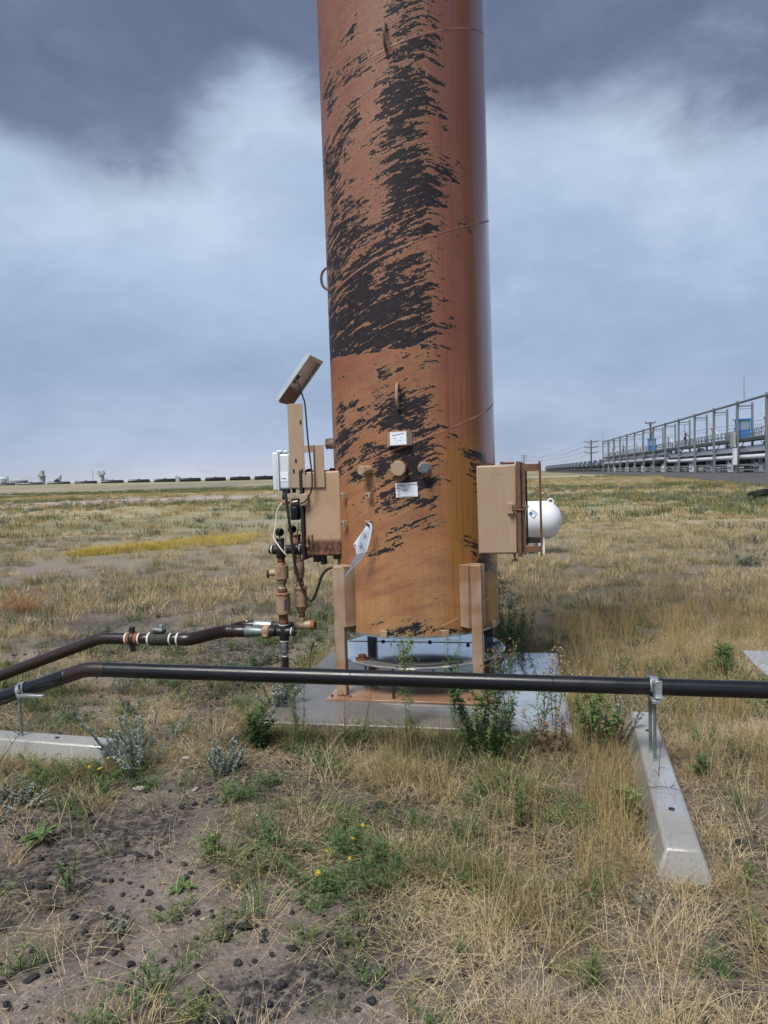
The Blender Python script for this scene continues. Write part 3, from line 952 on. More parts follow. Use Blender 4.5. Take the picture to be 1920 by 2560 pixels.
# base frame plate on the slab
mb = MB()
w0, w1 = .60, .36
mb.box((0, 0, .069), (1.17, 1.22, .014))
bp = mb.build('base_plate', M['tan_shelf'], tower, bevel=.003)
for (lx, ly) in LEGXY:
    for s_ in (-1, 1):
        q = Vector((lx + s_ * .066, ly - .06, .076))
        MB().lathe([(.011, 0), (.011, .008), (.005, .0085), (.005, .016)], q, n=6).build('anchor_bolt', M['rust'], bp)

# round drip pan hung between the legs
pm = pbr('wet_pan_steel', (.62, .64, .66), .09, metal=.75, col2=(.48, .46, .44), var=.6, vscale=5, bump=.02, rvar=.08)
mb = MB()
mb.lathe([(.645, .300), (.648, .306), (.640, .312), (.002, .312)], (.0, .03, 0), n=72, cap=False)
mb.lathe([(.002, .297), (.640, .297), (.645, .300)], (.0, .03, 0), n=72, cap=False)
pan = mb.build('drip_pan', pm, tower)
MB().box((0, .18, .3135), (1.22, .007, .004)).build('pan_joint', M['rust'], pan)
for (px_, py_2) in ((-.33, .18), (.05, .18), (.55, .15), (-.1, .18), (.36, .1)):
    MB().lathe([(.014, .312), (.014, .325), (.004, .327)], (px_, py_2, 0), n=6).build('pan_bolt', M['black_iron'], pan)
mb = MB()
mb.tube([tw(a, .293, .60) + Vector((0, .03, 0)) for a in range(-180, 181, 10)], .008, 6)
mb.build('pan_ring', M['rust'], pan)
for a in (-62, -10, 30, 60, 120, 180, 240):
    p = tw(a, 0, .60) + Vector((0, .03, 0))
    MB().cyl((p.x, p.y, .077), (p.x, p.y, .296), .009, n=8).build('pan_prop', M['black_iron'], pan)
# burner flange seen on the pan at left
MB().lathe([(.05, .312), (.05, .322), (.03, .322), (.03, .345), (.012, .347)], (-.36, -.40, 0), n=16).build('pan_drain', M['rust'], pan)
MB().tube(spline([(-.36, -.40, .335), (-.2, -.46, .318), (.1, -.58, .316), (.38, -.46, .318)], 6), .005, 6).build('pan_cable', M['black_rubber'], pan)

# small clips under the rim
for a in (-14, 26, 70, 150, 230):
    T, U, O = tframe(a)
    p = tw(a, ZB + .012, RT + .012)
    rot = Matrix((T.to_tuple(), O.to_tuple(), (0, 0, 1))).transposed()
    MB().box(p, (.055, .02, .05), rot).build('rim_clip', M['tan_leg'], tower, bevel=.004)


# lifting lugs: bent bars
def lug(theta, z, name='lifting_lug', h=.165, out=.055):
    T, U, O = tframe(theta)
    c = tw(theta, z)
    pts = [c - U * h / 2 - O * .01, c - U * h / 2 + O * .018, c - U * h * .32 + O * out * .8, c + O * out, c + U * h * .32 + O * out * .8, c + U * h / 2 + O * .018, c + U * h / 2 - O * .01]
    MB().tube(spline(pts, 5), .0105, 8).build(name, M['tan_leg'] if z < 3 else M['lug_brown'], tower)


M['lug_brown'] = pbr('lug_brown', (.16, .085, .055), .5, col2=(.05, .03, .025), vscale=20, bump=.1)
lug(.3, 4.555, h=.155)
lug(.6, 2.18)
lug(-90, 3.17, h=.17, out=.07)
lug(180, 2.18)

# threaded plugs and the sight glass
def plug(theta, z, rb, lb, rh, lh, body, head, name, square=6, tilt=0.):
    T, U, O = tframe(theta)
    c = tw(theta, z, RT - .01)
    O2 = (O + T * tilt).normalized()
    nut = MB().lathe([(rb, 0), (rb, lb), (rb * .93, lb + .004)], c, O2, n=22).build(name, body, tower)
    MB().lathe([(rh * .93, lb + .003), (rh, lb + .008), (rh, lb + lh - .004), (rh * .93, lb + lh)], c, O2, n=square, turn=.3).build('hex_head', head, nut, smooth=30, bevel=.002)
    return nut, c, O2, lb + lh


plug(-21.8, 1.684, .034, .075, .036, .03, M['tan'], M['tan'], 'pipe_plug')
plug(.4, 1.688, .055, .05, .054, .042, M['rust'], M['tan'], 'large_pipe_plug', 8)
nut, c, O2, e = plug(15.6, 1.684, .042, .04, .041, .03, M['tan'], M['galv_dull'], 'sight_glass_fitting')
MB().lathe([(.027, e - .001), (.027, e + .003), (.0005, e + .0031)], c, O2, n=24).build('sight_glass', M['glass_grey'], nut)
nut, c, O2, e = plug(-90, 1.905, .042, .06, .044, .03, M['tan'], M['tan'], 'pipe_plug')

# name plate on its bent bracket
T, U, O = tframe(.9)
c = tw(.9, 1.892)
npm = MB()
ex = (T + U * .02).normalized()
for x0, x1, d0, d1 in ((-.082, -.062, 0., .035), (-.062, .055, .035, .035), (.055, .082, .035, 0.)):
    A = c + ex * x0 + O * d0
    B_ = c + ex * x1 + O * d1
    v = [A - U * .05, B_ - U * .05, B_ + U * .05, A + U * .05]
    n_ = (B_ - A).cross(U).normalized() * .003
    npm.add([p + n_ for p in v] + [p - n_ for p in v], [(0, 1, 2, 3), (7, 6, 5, 4), (0, 4, 5, 1), (2, 6, 7, 3), (1, 5, 6, 2), (0, 3, 7, 4)])
nb = npm.build('plate_bracket', M['tan'], tower)
MB().box(c + O * .0405 - ex * .004, (.113, .003, .087), Matrix((ex.to_tuple(), O.to_tuple(), U.to_tuple())).transposed()).build('name_plate', M['sticker'], nb)


def marks(parent, name, mat, c, ex, ey, ez, rects):
    """thin printed strokes: rects (x, y, w, h, angle) in the plane"""
    mb = MB()
    for x, y, w, h, a in rects:
        e1 = ex * math.cos(a) + ey * math.sin(a)
        e2 = ey * math.cos(a) - ex * math.sin(a)
        p = c + ex * x + ey * y
        v = [p - e1 * w / 2 - e2 * h / 2, p + e1 * w / 2 - e2 * h / 2, p + e1 * w / 2 + e2 * h / 2, p - e1 * w / 2 + e2 * h / 2]
        mb.add([q + ez * .0004 for q in v] + [q - ez * .0004 for q in v], [(0, 1, 2, 3), (7, 6, 5, 4), (0, 4, 5, 1), (1, 5, 6, 2), (2, 6, 7, 3), (3, 7, 4, 0)])
    return mb.build(name, mat, parent, smooth=0)


pc = c + O * .0424 - ex * .004
rr = [(-.034 + i * .0135, .021 + .0022 * i, .010, .0055, random.uniform(-.4, .4)) for i in range(6)]
rr += [(-.025, .0, .013, .004, .1), (.02, .004, .008, .003, .3), (-.016, -.016, .008, .003, 0), (.012, -.015, .02, .0018, .05), (-.008, -.03, .012, .002, .1)]
marks(nb, 'stamped_lettering', M['ink'], pc, ex, U, O, rr)


def text_mesh(parent, name, body, mat, c, ex, ey, size, th=.0006):
    cu = bpy.data.curves.new(name, 'FONT')
    cu.body = body
    cu.size = size
    cu.extrude = th
    cu.align_x = 'CENTER'
    cu.align_y = 'CENTER'
    cu.resolution_u = 3
    ob = bpy.data.objects.new(name, cu)
    COL.objects.link(ob)
    ez = ex.cross(ey)
    mm = Matrix((ex.to_tuple(), ey.to_tuple(), ez.to_tuple())).transposed().to_4x4()
    bpy.context.view_layer.update()
    me = bpy.data.meshes.new_from_object(ob.evaluated_get(bpy.context.evaluated_depsgraph_get()))
    bpy.data.objects.remove(ob)
    me.materials.clear()
    off = OFF.get(parent.name, {}).get('base', (0, 0, 0))
    me.transform(Matrix.Translation(Vector(c) - Vector(off)) @ mm)
    return link(name, me, mat, parent, smooth=0)


# asset sticker, bent to the shell
T, U, O = tframe(4.2)
c = tw(4.2, 1.541, RT + .0035)
ex = (T + U * .025).normalized()
ey = (U - T * .025).normalized()
mb = MB()
N_ = 8
v = []
for i in range(N_ + 1):
    x = lerp(-.075, .075, i / N_)
    dp = -(x * x) / (2 * RT)
    for y in (-.049, .049):
        for k_ in (0, -.003):
            v.append(c + ex * x + ey * y + O * (dp + k_))
f = []
for i in range(N_):
    a = i * 4
    f += [(a, a + 4, a + 6, a + 2), (a + 1, a + 3, a + 7, a + 5), (a, a + 1, a + 5, a + 4), (a + 2, a + 6, a + 7, a + 3)]
mb.add(v, f)
st = mb.build('asset_sticker', M['sticker'], tower)
c2 = c + O * .0012


def onst(x, y):
    return c2 + ex * x + ey * y - O * (x * x / (2 * RT))


text_mesh(st, 'serial_number', 'TC-4201MM', M['ink'], onst(.043, .036), (ex - O * .07).normalized(), ey, .0125)
mb = MB()
mb.prism([(-.011, -.006), (.008, -.006), (.0, .008)], onst(-.056, .034), ex, ey, .001)
mb.build('logo_triangle', M['ink'], st, smooth=0)
marks(st, 'logo_word', M['red_ink'], onst(-.033, .031), ex, ey, O, [(-.008 + i * .0065, .001, .0048, .007, .1) for i in range(5)])
marks(st, 'printed_lines', M['ink'], onst(-.02, 0), ex, ey, O, [(-.036, .016, .026, .005, 0), (-.03, .002, .034, .0022, 0), (-.036, -.006, .017, .0022, 0), (.006, .002, .026, .0022, 0), (.01, -.006, .032, .0022, 0), (.03, -.043, .09, .0014, .01)])
mb = MB()
mb.tube([onst(-.053, -.031) + ex * .0135 * math.cos(a * PI / 12) + ey * .0135 * math.sin(a * PI / 12) for a in range(25)], .0009, 5)
mb.build('round_stamp', M['red_ink'], st)
marks(st, 'stamp_word', M['red_ink'], onst(-.053, -.031), ex, ey, O, [(0, 0, .02, .0035, .7)])

# four welded tabs with holes
for a, z in ((-44.3, 1.511), (-20.4, 1.511), (-44.4, 1.309), (-21.6, 1.315)):
    T, U, O = tframe(a)
    p = tw(a, z, RT + .018)
    rot = Matrix((T.to_tuple(), O.to_tuple(), (0, 0, 1))).transposed()
    mb = MB()
    mb.box(p + T * .012, (.008, .045, .042), rot)
    mb.box(p - T * .006 + O * .018, (.03, .007, .042), rot)
    t_o = mb.build('mounting_tab', M['tan'], tower, bevel=.003)
    MB().lathe([(.007, 0), (.007, .004), (.0005, .0041)], p - T * .008 + O * .021, O, n=10).build('tab_hole', M['black_iron'], t_o)

# ------------------------------------------------------------------ burner cabinets left and right
def cabinet(s_):
    z0, z1 = 1.066, 1.69
    y0, y1 = -.35, .35
    xi, xo = .495, .775
    mb = MB()
    mb.box((s_ * (xi + xo) / 2, 0, (z0 + z1) / 2), (xo - xi, y1 - y0, z1 - z0))
    cab = mb.build('burner_cabinet', M['tan_cab_left'] if s_ < 0 else M['tan'], tower, bevel=.012)
    return cab


# paint on the left cabinet has burnt off along the foot
m, g, b = new_mat('scorched_cabinet_paint')
oc = g.n('ShaderNodeTexCoord').outputs['Object']
ox, oy, oz = g.sep(oc)
n1 = g.noise(oc, 5., 5, .6)
n2 = g.noise(oc, 16., 6, .7)
n3 = g.noise(oc, 70., 4, .6)
c = g.mix(g.sstep(n1, .35, .7), (.43, .295, .19), (.37, .24, .145))
edge = g.math('ADD', oz, g.math('MULTIPLY', g.math('SUBTRACT', n2, .5), .05))
burn = g.sstep(edge, 1.205, 1.165)
rusty = g.mix(g.sstep(n2, .42, .6), (.17, .07, .035), (.040, .020, .015))
rusty = g.mix(g.sstep(n3, .55, .7), rusty, (.30, .17, .09))
c = g.mix(burn, c, rusty)
sp_ = g.sstep(g.noise(oc, 24., 5, .6), .74, .78)
c = g.mix(sp_, c, RUST)
g.put(b.inputs['Base Color'], c)
g.put(b.inputs['Roughness'], g.fmix(burn, .5, .8))
g.put(b.inputs['Normal'], g.bump(g.math('ADD', n3, g.math('MULTIPLY', burn, n2)), .12, .004))
M['tan_cab_left'] = m

cr = cabinet(1)
tag(cr, 'right burner cabinet, tan with pale streaks')
# rusty flange strip on the outer side and the open bar frame standing off it
MB().box((.7905, 0, 1.378), (.028, .74, .665)).build('rusty_flange', M['rust_tan'], cr, bevel=.003)
for y in (-.352, .352):
    MB().box((.936, y, 1.378), (.012, .012, .66)).build('guard_upright', M['rust'], cr, bevel=.002)
    MB().box((.826, y, 1.378), (.016, .016, .64)).build('guard_upright', M['rust'], cr, bevel=.002)
for z, h in ((1.665, .05), (1.098, .042)):
    mb = MB()
    for y in (-.352, .352):
        mb.box((.885, y, z), (.118, .014, h))
    mb.box((.936, 0, z), (.012, .68, .014))
    mb.build('guard_rail', M['rust_tan'], cr, bevel=.002)
mb = MB()
mb.box((.882, -.30, 1.153), (.115, .012, .035))
mb.build('guard_cross_bar', M['black_iron'], cr)
MB().box((.812, 0, 1.378), (.010, .66, .60)).build('intake_screen', M['galv_dull'], cr)
# hinge block and toggle latch
mb = MB()
mb.box((.735, -.354, 1.385), (.052, .016, .082))
hb = mb.build('latch_plate', M['tan'], cr, bevel=.003)
mb = MB()
mb.cyl((.735, -.372, 1.352), (.735, -.372, 1.418), .011, n=10)
mb.box((.735, -.37, 1.413), (.03, .02, .014))
mb.box((.735, -.37, 1.357), (.03, .02, .014))
mb.build('latch_pin', M['tan'], hb)
MB().cyl((.745, -.375, 1.373), (.835, -.375, 1.376), .0055, n=8).build('latch_rod', M['rust'], hb)
mb = MB()
mb.tube(spline([(.812, -.375, 1.40), (.832, -.375, 1.398), (.846, -.375, 1.392), (.858, -.375, 1.398)], 4), .006, 6)
mb.tube(spline([(.835, -.375, 1.398), (.842, -.375, 1.378), (.836, -.375, 1.362)], 4), .0075, 6)
mb.build('wing_nut', M['seed_brass'] if 'seed_brass' in M else pbr('dull_brass', (.22, .18, .10), .45, metal=.5, bump=.05), hb)
mb = MB()
mb.cyl((.752, -.33, 1.012), (.752, -.33, 1.066), .006, n=8)
mb.tube(spline([(.733, -.33, 1.008), (.738, -.33, 1.022), (.752, -.33, 1.028), (.766, -.33, 1.022), (.771, -.33, 1.008)], 4), .0045, 6)
mb.build('thumb_screw', M['black_iron'], cr)
mb = MB()
mb.tube([(.66, -.2, 1.702), (.76, -.2, 1.702)], .008, 8)
mb.box((.67, -.2, 1.704), (.02, .05, .02))
mb.build('top_hinge', M['rust'], cr)

cl = cabinet(-1)
tag(cl, 'left burner cabinet, tan with a scorched rusty foot')
MB().box((-.788, 0, 1.372), (.024, .74, .665)).build('dark_flange', M['black_iron'], cl, bevel=.003)
MB().box((-.765, -.368, 1.485), (.060, .036, .09)).build('conduit_hub', M['tan'], cl, bevel=.006)
mb = MB()
mb.box((-.757, -.358, 1.205), (.020, .014, .035))
mb.cyl((-.757, -.366, 1.14), (-.757, -.366, 1.20), .006, n=8)
mb.box((-.757, -.36, 1.145), (.02, .014, .02))
mb.build('latch_bolt', M['tan_rusty'], cl)
MB().box((-.722, -.356, 1.18), (.006, .012, .09)).build('latch_guard', M['rust_tan'], cl)
mb = MB()
mb.tube(spline([(-.792, -.36, 1.145), (-.83, -.36, 1.145), (-.83, -.36, 1.16), (-.832, -.36, 1.25), (-.82, -.36, 1.262), (-.792, -.36, 1.262)], 3), .0045, 6)
mb.build('pull_handle', M['rust'], cl)
for x, w, h in ((-.71, .05, .05), (-.66, .035, .07), (-.555, .05, .03)):
    MB().box((x, -.28, 1.066 - h / 2), (w, .06, h)).build('drain_fitting', M['black_iron'], cl, bevel=.004)
for x in (-.76, -.58):
    MB().lathe([(.02, 0), (.022, .018), (.012, .026)], (x, -.25, 1.688), n=10).build('rubber_knob', M['black_rubber'], cl)

# ================================================================== SOLAR PANEL, CONTROL BOX
sol = thing('solar_panel', 'small solar panel tilted on a tan plate post left of the tower', 'solar panel', mat=TM, base=(-.80, -.36, 1.57))
# panel: long side rises to the right, wide side runs back; front glass looks left and up
A = Vector((-.945, -.37, 2.222))
e1 = Vector((.262, 0, .322)).normalized()
e2 = Vector((.0, 1, 0))
e3 = e1.cross(e2)            # points up-left
if e3.x > 0:
    e3 = -e3
Lp, Wp, tp = .412, .345, .03
pc = A + e1 * Lp / 2 + e2 * Wp / 2
mb = MB()
rot = Matrix((e1.to_tuple(), e2.to_tuple(), e3.to_tuple())).transposed()
mb.box(pc + e3 * .012, (Lp - .02, Wp - .02, .006), rot)
mb.build('panel_back', M['panel_back'], sol)
mb = MB()
mb.box(pc + e3 * .018, (Lp - .012, Wp - .012, .005), rot)
mb.build('solar_glass', M['cell'], sol)
fm = MB()
for s_ in (-1, 1):
    fm.box(pc + e1 * s_ * (Lp / 2 - .0015) + e3 * .006, (.003, Wp, tp), rot)
    fm.box(pc + e2 * s_ * (Wp / 2 - .0015) + e3 * .006, (Lp - .006, .003, tp), rot)
    fm.box(pc + e1 * s_ * (Lp / 2 - .016) - e3 * .0085, (.026, Wp - .006, .002), rot)
    fm.box(pc + e2 * s_ * (Wp / 2 - .016) - e3 * .0088, (Lp - .06, .026, .002), rot)
fm.build('panel_frame', M['alu'], sol, bevel=.0008)
MB().box(A + e1 * .205 + e2 * .06 - e3 * .004, (.07, .05, .022), rot).build('junction_box', M['black_plastic'], sol, bevel=.004)
# mounting plate under the lower end, folded down on to the post
mb = MB()
mb.box(A + e1 * .062 + e2 * Wp * .5 - e3 * .014, (.135, Wp * .86, .006), rot)
mb.build('mount_plate', pbr('brown_mount', (.20, .115, .065), .55, col2=(.12, .06, .035), bump=.1), sol, bevel=.002)
for k in (.1, .16, .3):
    MB().lathe([(.008, 0), (.008, .008)], A + e1 * .118 + e2 * k - e3 * .026, e3, n=6).build('mount_bolt', M['galv'], sol)
MB().box((-.811, -.362, 1.884), (.112, .006, .618)).build('post', M['tan'], sol, bevel=.002)
MB().box((-.868, -.35, 1.884), (.005, .03, .61)).build('post_flange', M['tan'], sol)
for x, z in ((-.773, 2.055), (-.773, 1.70), (-.84, 1.70), (-.82, 1.775)):
    MB().box((x, -.3665, z), (.012, .004, .028)).build('slot', M['black_iron'], sol)
MB().box((-.716, -.36, 1.858), (.078, .006, .052)).build('arm', M['tan'], sol, bevel=.002)
MB().box((-.716, -.36, 1.620), (.078, .006, .092)).build('arm', M['tan'], sol, bevel=.002)
mb = MB()
mb.box((-.642, -.361, 1.728), (.072, .007, .312))
mb.box((-.681, -.371, 1.728), (.006, .02, .312))
mb.build('bracket_channel', M['tan'], sol, bevel=.002)
mb = MB()
mb.tube(spline([(-.800, -.385, 2.37), (-.765, -.40, 2.33), (-.735, -.40, 2.23), (-.722, -.40, 2.172), (-.712, -.40, 1.945), (-.698, -.40, 1.769), (-.69, -.40, 1.652), (-.70, -.40, 1.55), (-.745, -.40, 1.478), (-.81, -.40, 1.455), (-.87, -.38, 1.462)], 6), .0058, 8)
mb.build('cable', M['black_rubber'], sol)

cbx = thing('control_box', 'pale grey plastic control box hung left of the post', 'control box', mat=TM, base=(-.93, -.27, 1.565))
mb = MB()
mb.box((-.918, -.27, 1.697), (.092, .19, .262))
body = mb.build('housing', M['white_plastic'], cbx, bevel=.016, segs=3)
mb = MB()
mb.box((-.983, -.27, 1.70), (.04, .215, .285))
mb.build('lid', M['white_plastic'], cbx, bevel=.012, segs=3)
mb = MB()
mb.box((-.958, -.27, 1.70), (.014, .225, .292))
mb.build('lid_rim', M['white_plastic'], cbx, bevel=.004)
for y in (-.33, -.21):
    MB().box((-.955, y, 1.85), (.05, .03, .018)).build('lid_catch', M['white_plastic'], cbx, bevel=.005)
    MB().cyl((-.90, y + .01, 1.535), (-.90, y + .01, 1.57), .014, n=12).build('cable_gland', M['black_plastic'], cbx)
MB().box((-.915, -.3665, 1.66), (.062, .002, .07)).build('faded_label', M['sticker'], cbx)
marks(cbx, 'label_scribble', M['ink'], Vector((-.915, -.3685, 1.645)), Vector((1, 0, 0)), Vector((0, 0, 1)), Vector((0, -1, 0)), [(-.012, .002, .016, .005, .2), (.006, 0, .02, .005, -.25)])

# pressure switch cluster below the box
psw = thing('pressure_switch', 'black pressure switch with a red sleeve below the pale control box', 'switch', mat=TM, base=(-.90, -.34, 1.30))
mb = MB()
mb.lathe([(.036, .0), (.04, .012), (.04, .085), (.03, .10)], (-.862, -.30, 1.335), n=10)
mb.box((-.862, -.30, 1.46), (.06, .05, .07))
mb.build('switch_body', M['black_plastic'], psw, bevel=.003)
MB().lathe([(.034, 0), (.036, .004), (.036, .028), (.02, .03)], (-.928, -.30, 1.52), (-.95, -.25, .1), n=20).build('gauge', M['galv_dull'], psw)
mb = MB()
mb.cyl((-.935, -.375, 1.463), (-.855, -.375, 1.472), .0105, n=12)
mb.build('red_sleeve', M['red_sleeve'], psw)
MB().cyl((-.855, -.375, 1.472), (-.815, -.375, 1.476), .007, n=10).build('white_connector', M['white_cable'], psw)
mb = MB()
mb.tube(spline([(-.93, -.37, 1.462), (-.958, -.37, 1.448), (-.985, -.37, 1.39), (-.992, -.37, 1.32), (-1.005, -.38, 1.25), (-1.008, -.39, 1.21), (-.985, -.40, 1.175), (-.95, -.41, 1.13), (-.915, -.40, 1.085)], 6), .0058, 8)
mb.build('signal_cable', M['white_cable'], psw)
mb = MB()
mb.tube(spline([(-.862, -.37, 1.57), (-.865, -.385, 1.47), (-.885, -.385, 1.38), (-.905, -.385, 1.29), (-.922, -.385, 1.20), (-.925, -.385, 1.10)], 6), .005, 8)
mb.build('second_cable', pbr('grey_cable', (.36, .35, .31), .5, bump=0), psw)

hose = thing('black_hose', 'black rubber hose sagging from the control box to the tower leg', 'hose', mat=TM, base=(-.75, -.42, .74))
mb = MB()
mb.tube(spline([(-.893, -.42, 1.56), (-.88, -.43, 1.45), (-.862, -.43, 1.271), (-.84, -.43, 1.033), (-.805, -.43, .884), (-.765, -.43, .785), (-.735, -.43, .748), (-.705, -.43, .762), (-.675, -.43, .83), (-.645, -.42, .914), (-.61, -.41, .965), (-.555, -.40, .99), (-.50, -.36, .985)], 8), .0105, 10)
mb.build('hose', M['black_rubber'], hose)
wire = thing('thin_wire', 'thin grey wire hanging from the left cabinet down to a small clip', 'wire', mat=TM, base=(-.74, -.30, .30))
mb = MB()
mb.tube(spline([(-.705, -.30, 1.04), (-.69, -.31, .95), (-.672, -.32, .884), (-.668, -.32, .735), (-.70, -.32, .556), (-.745, -.32, .435), (-.755, -.32, .40)], 6), .0025, 5)
mb.build('strand', M['galv_dull'], wire)
mb = MB()
mb.cyl((-.752, -.32, .415), (-.772, -.32, .36), .007, n=8)
mb.cyl((-.752, -.33, .385), (-.725, -.33, .387), .0045, n=6)
mb.tube(spline([(-.772, -.32, .36), (-.785, -.32, .30), (-.79, -.32, .22), (-.80, -.32, .12)], 4), .0035, 5)
mb.build('clip', M['black_iron'], wire)

# ================================================================== VALVE TRAIN (two stacks)
vt = thing('valve_train', 'twin upright stack of tan and black pipe fittings with gauges', 'pipe fittings', mat=TM, base=(-.979, -.33, 0.))


def zc(y):
    return 1.5414 - y * .0006195


def seg(parent, name, x, y, ya, yb, wa, wb=None, mat='tan', n=20, hexa=False):
    mat = 'tan_chipped' if mat == 'tan' else mat
    z0, z1 = zc(yb), zc(ya)
    r0 = (wb or wa) * .000306
    r1 = wa * .000306
    mb = MB()
    e = min(.003, (z1 - z0) * .2)
    mb.lathe([(r0 * .94, z0), (r0, z0 + e), (r1, z1 - e), (r1 * .94, z1)], (x, y, 0), n=6 if hexa else n)
    return mb.build(name, M[mat], parent, smooth=40 if not hexa else 25)


def tape(parent, p, ax, r):
    return MB().lathe([(r, -.004), (r * 1.02, 0), (r, .004)], p, ax, n=20).build('thread_tape', M['white_tape'], parent)


def gauge(parent, x, y, z):
    gd = MB().lathe([(.026, -.022), (.029, -.018), (.029, .016), (.026, .02)], (x, y, z), (-.88, .46, .05), n=24).build('gauge', M['black_plastic'], parent)
    mb = MB()
    mb.cyl((x, y, z - .052), (x, y, z - .022), .006, n=8)
    mb.build('gauge_stem', M['black_iron'], gd)
    MB().lathe([(.022, .0201), (.022, .0215), (.0005, .0216)], (x, y, z), (-.88, .46, .05), n=20).build('gauge_face', M['sticker'], gd)


FX, FY = -.979, -.33
gauge(vt, FX - .004, FY, zc(475))
seg(vt, 'bushing', FX, FY, 548, 592, 120, mat='black_iron', hexa=True)
seg(vt, 'tee_body', FX, FY, 588, 785, 122, mat='black_iron')
mb = MB()
mb.lathe([(.034, 0), (.036, .01), (.036, .05), (.033, .055)], (FX + .0, FY, zc(690)), (-1, 0, 0), n=20)
mb.lathe([(.034, 0), (.034, .085)], (FX, FY, zc(690)), (1, .35, 0), n=20)
mb.build('tee_arm', M['black_iron'], vt)
tape(vt, (FX - .066, FY, zc(690)), (1, 0, 0), .034)
MB().lathe([(.03, 0), (.032, .004), (.032, .016), (.024, .02)], (FX - .07, FY, zc(690)), (-1, 0, 0), n=18).build('end_cap', M['black_iron'], vt)
seg(vt, 'nipple', FX, FY, 785, 850, 95, mat='rust_tan')
seg(vt, 'hex_neck', FX, FY, 848, 882, 122, mat='tan_rusty', hexa=True)
v_ = seg(vt, 'ball_valve', FX, FY, 878, 1045, 168, mat='tan')
MB().lathe([(.026, 0), (.026, .07), (.02, .075)], (FX - .02, FY, zc(970)), (-1, 0, 0), n=16).build('valve_boss', M['tan'], v_)
mb = MB()
mb.lathe([(.016, 0), (.016, .012)], (FX - .094, FY, zc(975)), (-1, 0, 0), n=12)
mb.box((FX - .11, FY, zc(985)), (.012, .02, .06))
mb.build('valve_stem', M['black_iron'], v_)
MB().box((FX - .005, FY - .0515, zc(965)), (.03, .004, .042)).build('cast_mark', M['tan_rusty'], v_, bevel=.003)
seg(vt, 'hex_neck', FX, FY, 1040, 1092, 132, mat='tan', hexa=True)
seg(vt, 'nipple', FX, FY, 1090, 1152, 92, mat='tan')
tape(vt, (FX, FY, zc(1153)), (0, 0, 1), .03)
seg(vt, 'coupling', FX, FY, 1156, 1212, 120, mat='rust_tan')
seg(vt, 'flange', FX, FY, 1210, 1238, 192, mat='tan_rusty')
rg = seg(vt, 'regulator_body', FX, FY, 1236, 1462, 180, mat='tan')
MB().box((FX + .035, FY - .045, zc(1345)), (.012, .004, .075), Matrix.Rotation(R_(38), 3, 'Z')).build('blue_mark', M['blue_mark'], rg)
seg(vt, 'reducer', FX, FY, 1460, 1485, 180, 120, mat='tan_rusty')
seg(vt, 'nipple', FX, FY, 1483, 1545, 112, mat='rust')
seg(vt, 'coupling', FX, FY, 1543, 1602, 118, mat='rust_tan')
tape(vt, (FX, FY, zc(1604)), (0, 0, 1), .037)
seg(vt, 'cross_body', FX, FY, 1606, 1795, 115, mat='black_iron')
mb = MB()
mb.lathe([(.032, 0), (.034, .012), (.034, .055), (.031, .06)], (FX, FY, zc(1690)), (1, -.05, 0), n=20)
mb.lathe([(.032, 0), (.034, .012), (.034, .06), (.031, .066)], (FX, FY, zc(1690)), (-1, 0, 0), n=20)
mb.build('cross_arm', M['black_iron'], vt)
tape(vt, (FX + .064, FY - .003, zc(1690)), (1, 0, 0), .034)
MB().lathe([(.032, 0), (.034, .004), (.034, .022), (.016, .026), (.014, .034)], (FX + .068, FY - .004, zc(1690)), (1, -.05, 0), n=18).build('end_cap', M['black_iron'], vt)
tape(vt, (FX, FY, zc(1803)), (0, 0, 1), .033)
seg(vt, 'galvanised_reducer', FX, FY, 1806, 1920, 92, 92, mat='galv_dull')
seg(vt, 'galvanised_neck', FX, FY, 1918, 1985, 92, 60, mat='galv_dull')
tape(vt, (FX, FY, zc(1992)), (0, 0, 1), .021)
mb = MB()
mb.cyl((FX, FY, -.05), (FX, FY, zc(1996)), .0255, n=18)
mb.cyl((FX, FY, zc(2040)), (FX, FY, zc(2000)), .028, n=18)
mb.build('riser_pipe', M['brown_pipe'], vt)

QX, QY = -.885, -.225
gauge(vt, QX - .035, QY, zc(455))
seg(vt, 'top_cap', QX, QY, 520, 545, 110, mat='rust_tan')
seg(vt, 'hex_neck', QX, QY, 543, 632, 96, mat='tan_rusty', hexa=True)
seg(vt, 'tee_body', QX, QY, 628, 765, 96, mat='black_iron')
mb = MB()
mb.lathe([(.036, 0), (.036, .03), (.05, .034), (.05, .06), (.044, .085)], (QX, QY, zc(690)), (1, 0, 0), n=20)
mb.build('inlet_flange', M['black_iron'], vt)
tape(vt, (QX + .026, QY, zc(690)), (1, 0, 0), .0368)
seg(vt, 'nipple', QX + .004, QY, 763, 822, 84, mat='tan_rusty')
seg(vt, 'flange', QX + .006, QY, 820, 862, 140, mat='tan', hexa=True)
v_ = seg(vt, 'ball_valve', QX + .008, QY, 860, 1005, 136, mat='tan')
MB().box((QX + .0, QY - .0425, zc(930)), (.028, .004, .04)).build('cast_mark', M['tan_rusty'], v_, bevel=.003)
seg(vt, 'hex_neck', QX + .010, QY, 1000, 1050, 118, mat='tan', hexa=True)
seg(vt, 'nipple', QX + .011, QY, 1048, 1112, 84, mat='rust_tan')
seg(vt, 'coupling', QX + .012, QY, 1110, 1164, 104, mat='tan_rusty')
seg(vt, 'flange', QX + .013, QY, 1160, 1192, 176, mat='tan')
seg(vt, 'regulator_body', QX + .014, QY, 1190, 1412, 152, mat='tan')
seg(vt, 'reducer', QX + .015, QY, 1410, 1475, 140, 104, mat='tan_rusty')
seg(vt, 'nipple', QX + .017, QY, 1473, 1550, 80, mat='rust_tan')
